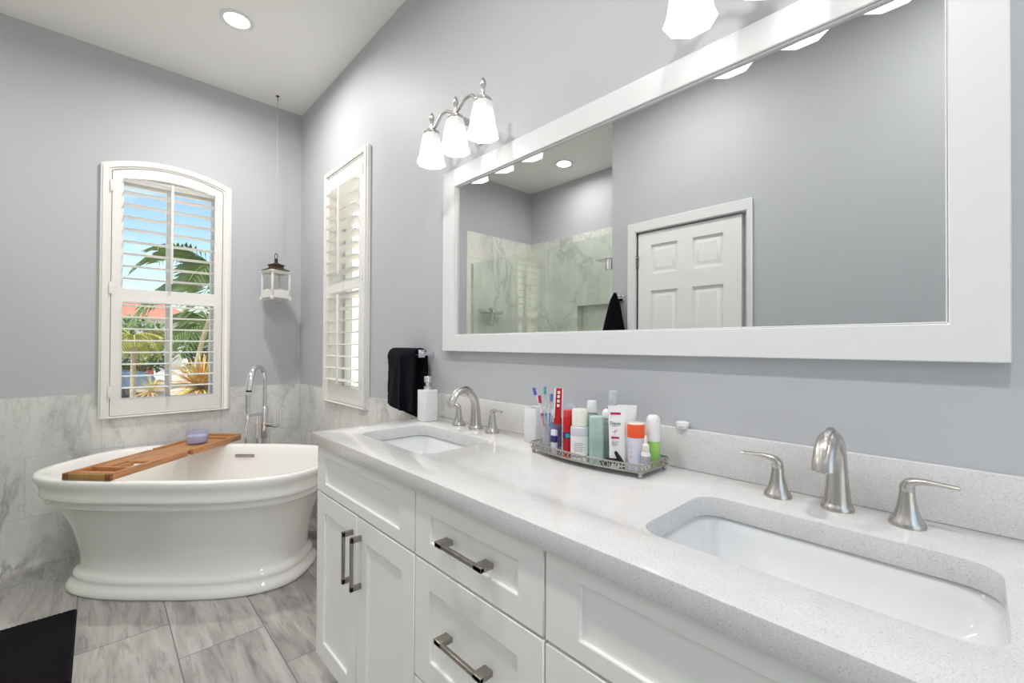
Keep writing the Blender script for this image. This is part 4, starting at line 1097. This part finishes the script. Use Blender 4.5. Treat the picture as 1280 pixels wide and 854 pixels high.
# leafy shrubs far behind
def shrub(label, x, y, z, r, n=900, seed=1, group=None):
    random.seed(seed)
    t = thing('garden_shrub', label, 'shrub', (x, y, GZ), 0, group)
    b = MB(); b.tube([(0, 0, 0), (0, 0, z)], [.09, .05], 8); b.build('stem', TRUNK, t)
    t_ = bmesh.new()
    for k in range(n):
        d_ = Vector((random.gauss(0, 1), random.gauss(0, 1), random.gauss(0, 1))).normalized()*r*random.uniform(.55, 1)
        d_.z *= .9; c = Vector((0, 0, z))+d_; c.z = max(c.z, .05)
        a = Vector((random.gauss(0, 1), random.gauss(0, 1), random.gauss(0, 1))).normalized(); e = a.cross(Vector((.3, .2, 1))).normalized()
        s = r*.10
        t_.faces.new([t_.verts.new(c+q) for q in (a*s, e*s*.5, -a*s, -e*s*.5)])
    b = MB(); b._take(t_); b.build('foliage', DGREEN, t); return t
shrub('dark green round shrub across the driveway at the left', -17.0, -.2, 1.5, 1.25, 1100, 2)
shrub('green shrub behind the palms across the driveway', -17.5, 2.6, 1.6, 1.6, 1300, 3)
# blue car
def car(name, label, x, y, length, paint, rz=0):
    t = thing(name, label, 'car', (x, y, GZ), rz)
    L = length; body = [(0, .30), (.02, .55), (.10, .66), (.95, .80), (1.55, 1.28), (2.0, 1.38), (3.1, 1.36), (3.75, 1.0), (L-.05, .92), (L, .62), (L-.02, .32)]
    sec = []
    for yy, sc in ((-.86, .90), (-.80, 1.0), (.80, 1.0), (.86, .90)):
        sec.append([(p[0] if 0 else L/2+(p[0]-L/2)*(1 if sc == 1 else .985), yy, .3+(p[1]-.3)*sc) for p in body])
    b = MB(); b.rings(sec, True, True, True); b.build('car_body', paint, t, smooth=25)
    gl = [(1.15, .86), (1.62, 1.24), (2.0, 1.31), (3.02, 1.29), (3.55, 1.0), (3.5, .92)]
    for yy in (-.868, .862):
        b = MB(); b.plate([gl], yy, yy+.006, 'xz'); b.build('side_window', M('car_glass', srgb(60, 74, 92), .1), t)
    for wx in (.78, L-.85):
        for yy in (-.84, .66):
            b = MB(); b.lathe([(.12, 0), (.20, -.01), (.31, -.01), (.33, .02), (.33, .18), (.12, .19)], seg=28, mtx=Matrix.Translation((wx, yy, .33)) @ Matrix.Rotation(-PI/2, 4, 'X')); b.build('wheel', DARK, t)
    return t
car('parked_car', 'blue car parked beyond the driveway, low left in the arched window', -14.2, .15, 4.3, M('blue_car_paint', srgb(80, 98, 126), .25, coat=.5), -PI/2+.0)
car('parked_car', 'small red car parked behind the blue one', -20.5, .55, 4.1, M('red_car_paint', srgb(196, 48, 50), .25, coat=.5), -PI/2)
# house across the street
t = thing('house', 'pale house with a red-brown tiled roof across the street', 'house', (-30, -6, GZ))
b = MB(); b.box(-4, 0, -9, 8.6, 0, 3.2); b.build('house_wall', M('stucco', srgb(216, 212, 206), .9), t)
b = MB(); b.rings([[(-4.8, -9.8, 3.1), (.8, -9.8, 3.1), (.8, 9.4, 3.1), (-4.8, 9.4, 3.1)], [(-2.1, -7, 4.9), (-1.9, -7, 4.9), (-1.9, 6.2, 4.9), (-2.1, 6.2, 4.9)]])
b.build('roof', M('terracotta_roof', srgb(176, 112, 96), .8, var=.1, vscale=4), t)
b = MB(); b.box(0, .05, 3.2, 6.2, 0, 2.4, .01); b.build('garage_door', M('garage_paint', srgb(168, 172, 178), .6), t)
b = MB(); b.box(0, .05, -3, -1.4, .9, 2.2, .01); b.build('window', M('dark_house_glass', srgb(60, 68, 78), .1), t)
t = thing('boundary_wall', 'long pale garden wall beyond the palms', 'garden wall', (-24, 8.5, GZ))
b = MB(); b.box(-.15, .15, -5.5, 9, 0, 1.9, .02); b.build('wall_body', M('garden_wall_stucco', srgb(196, 196, 202), .9), t)
b = MB(); b.box(-.2, .2, -5.5, 9, 1.9, 2.0, .02); b.build('coping', M('coping_stone', srgb(220, 218, 212), .9), t)
# neighbour's wall outside the second window
t = thing('neighbour_house', 'sunlit cream neighbouring wall outside the straight-topped window', 'house', (0, 2.3, GZ))
b = MB(); b.box(-5.5, 6, 0, .3, 0, 4.6); b.build('house_wall', M('cream_stucco', srgb(244, 238, 226), .9), t)
b = MB(); b.box(-5.7, 6.3, -.35, .8, 4.6, 4.75); b.build('eave', TRIM, t)
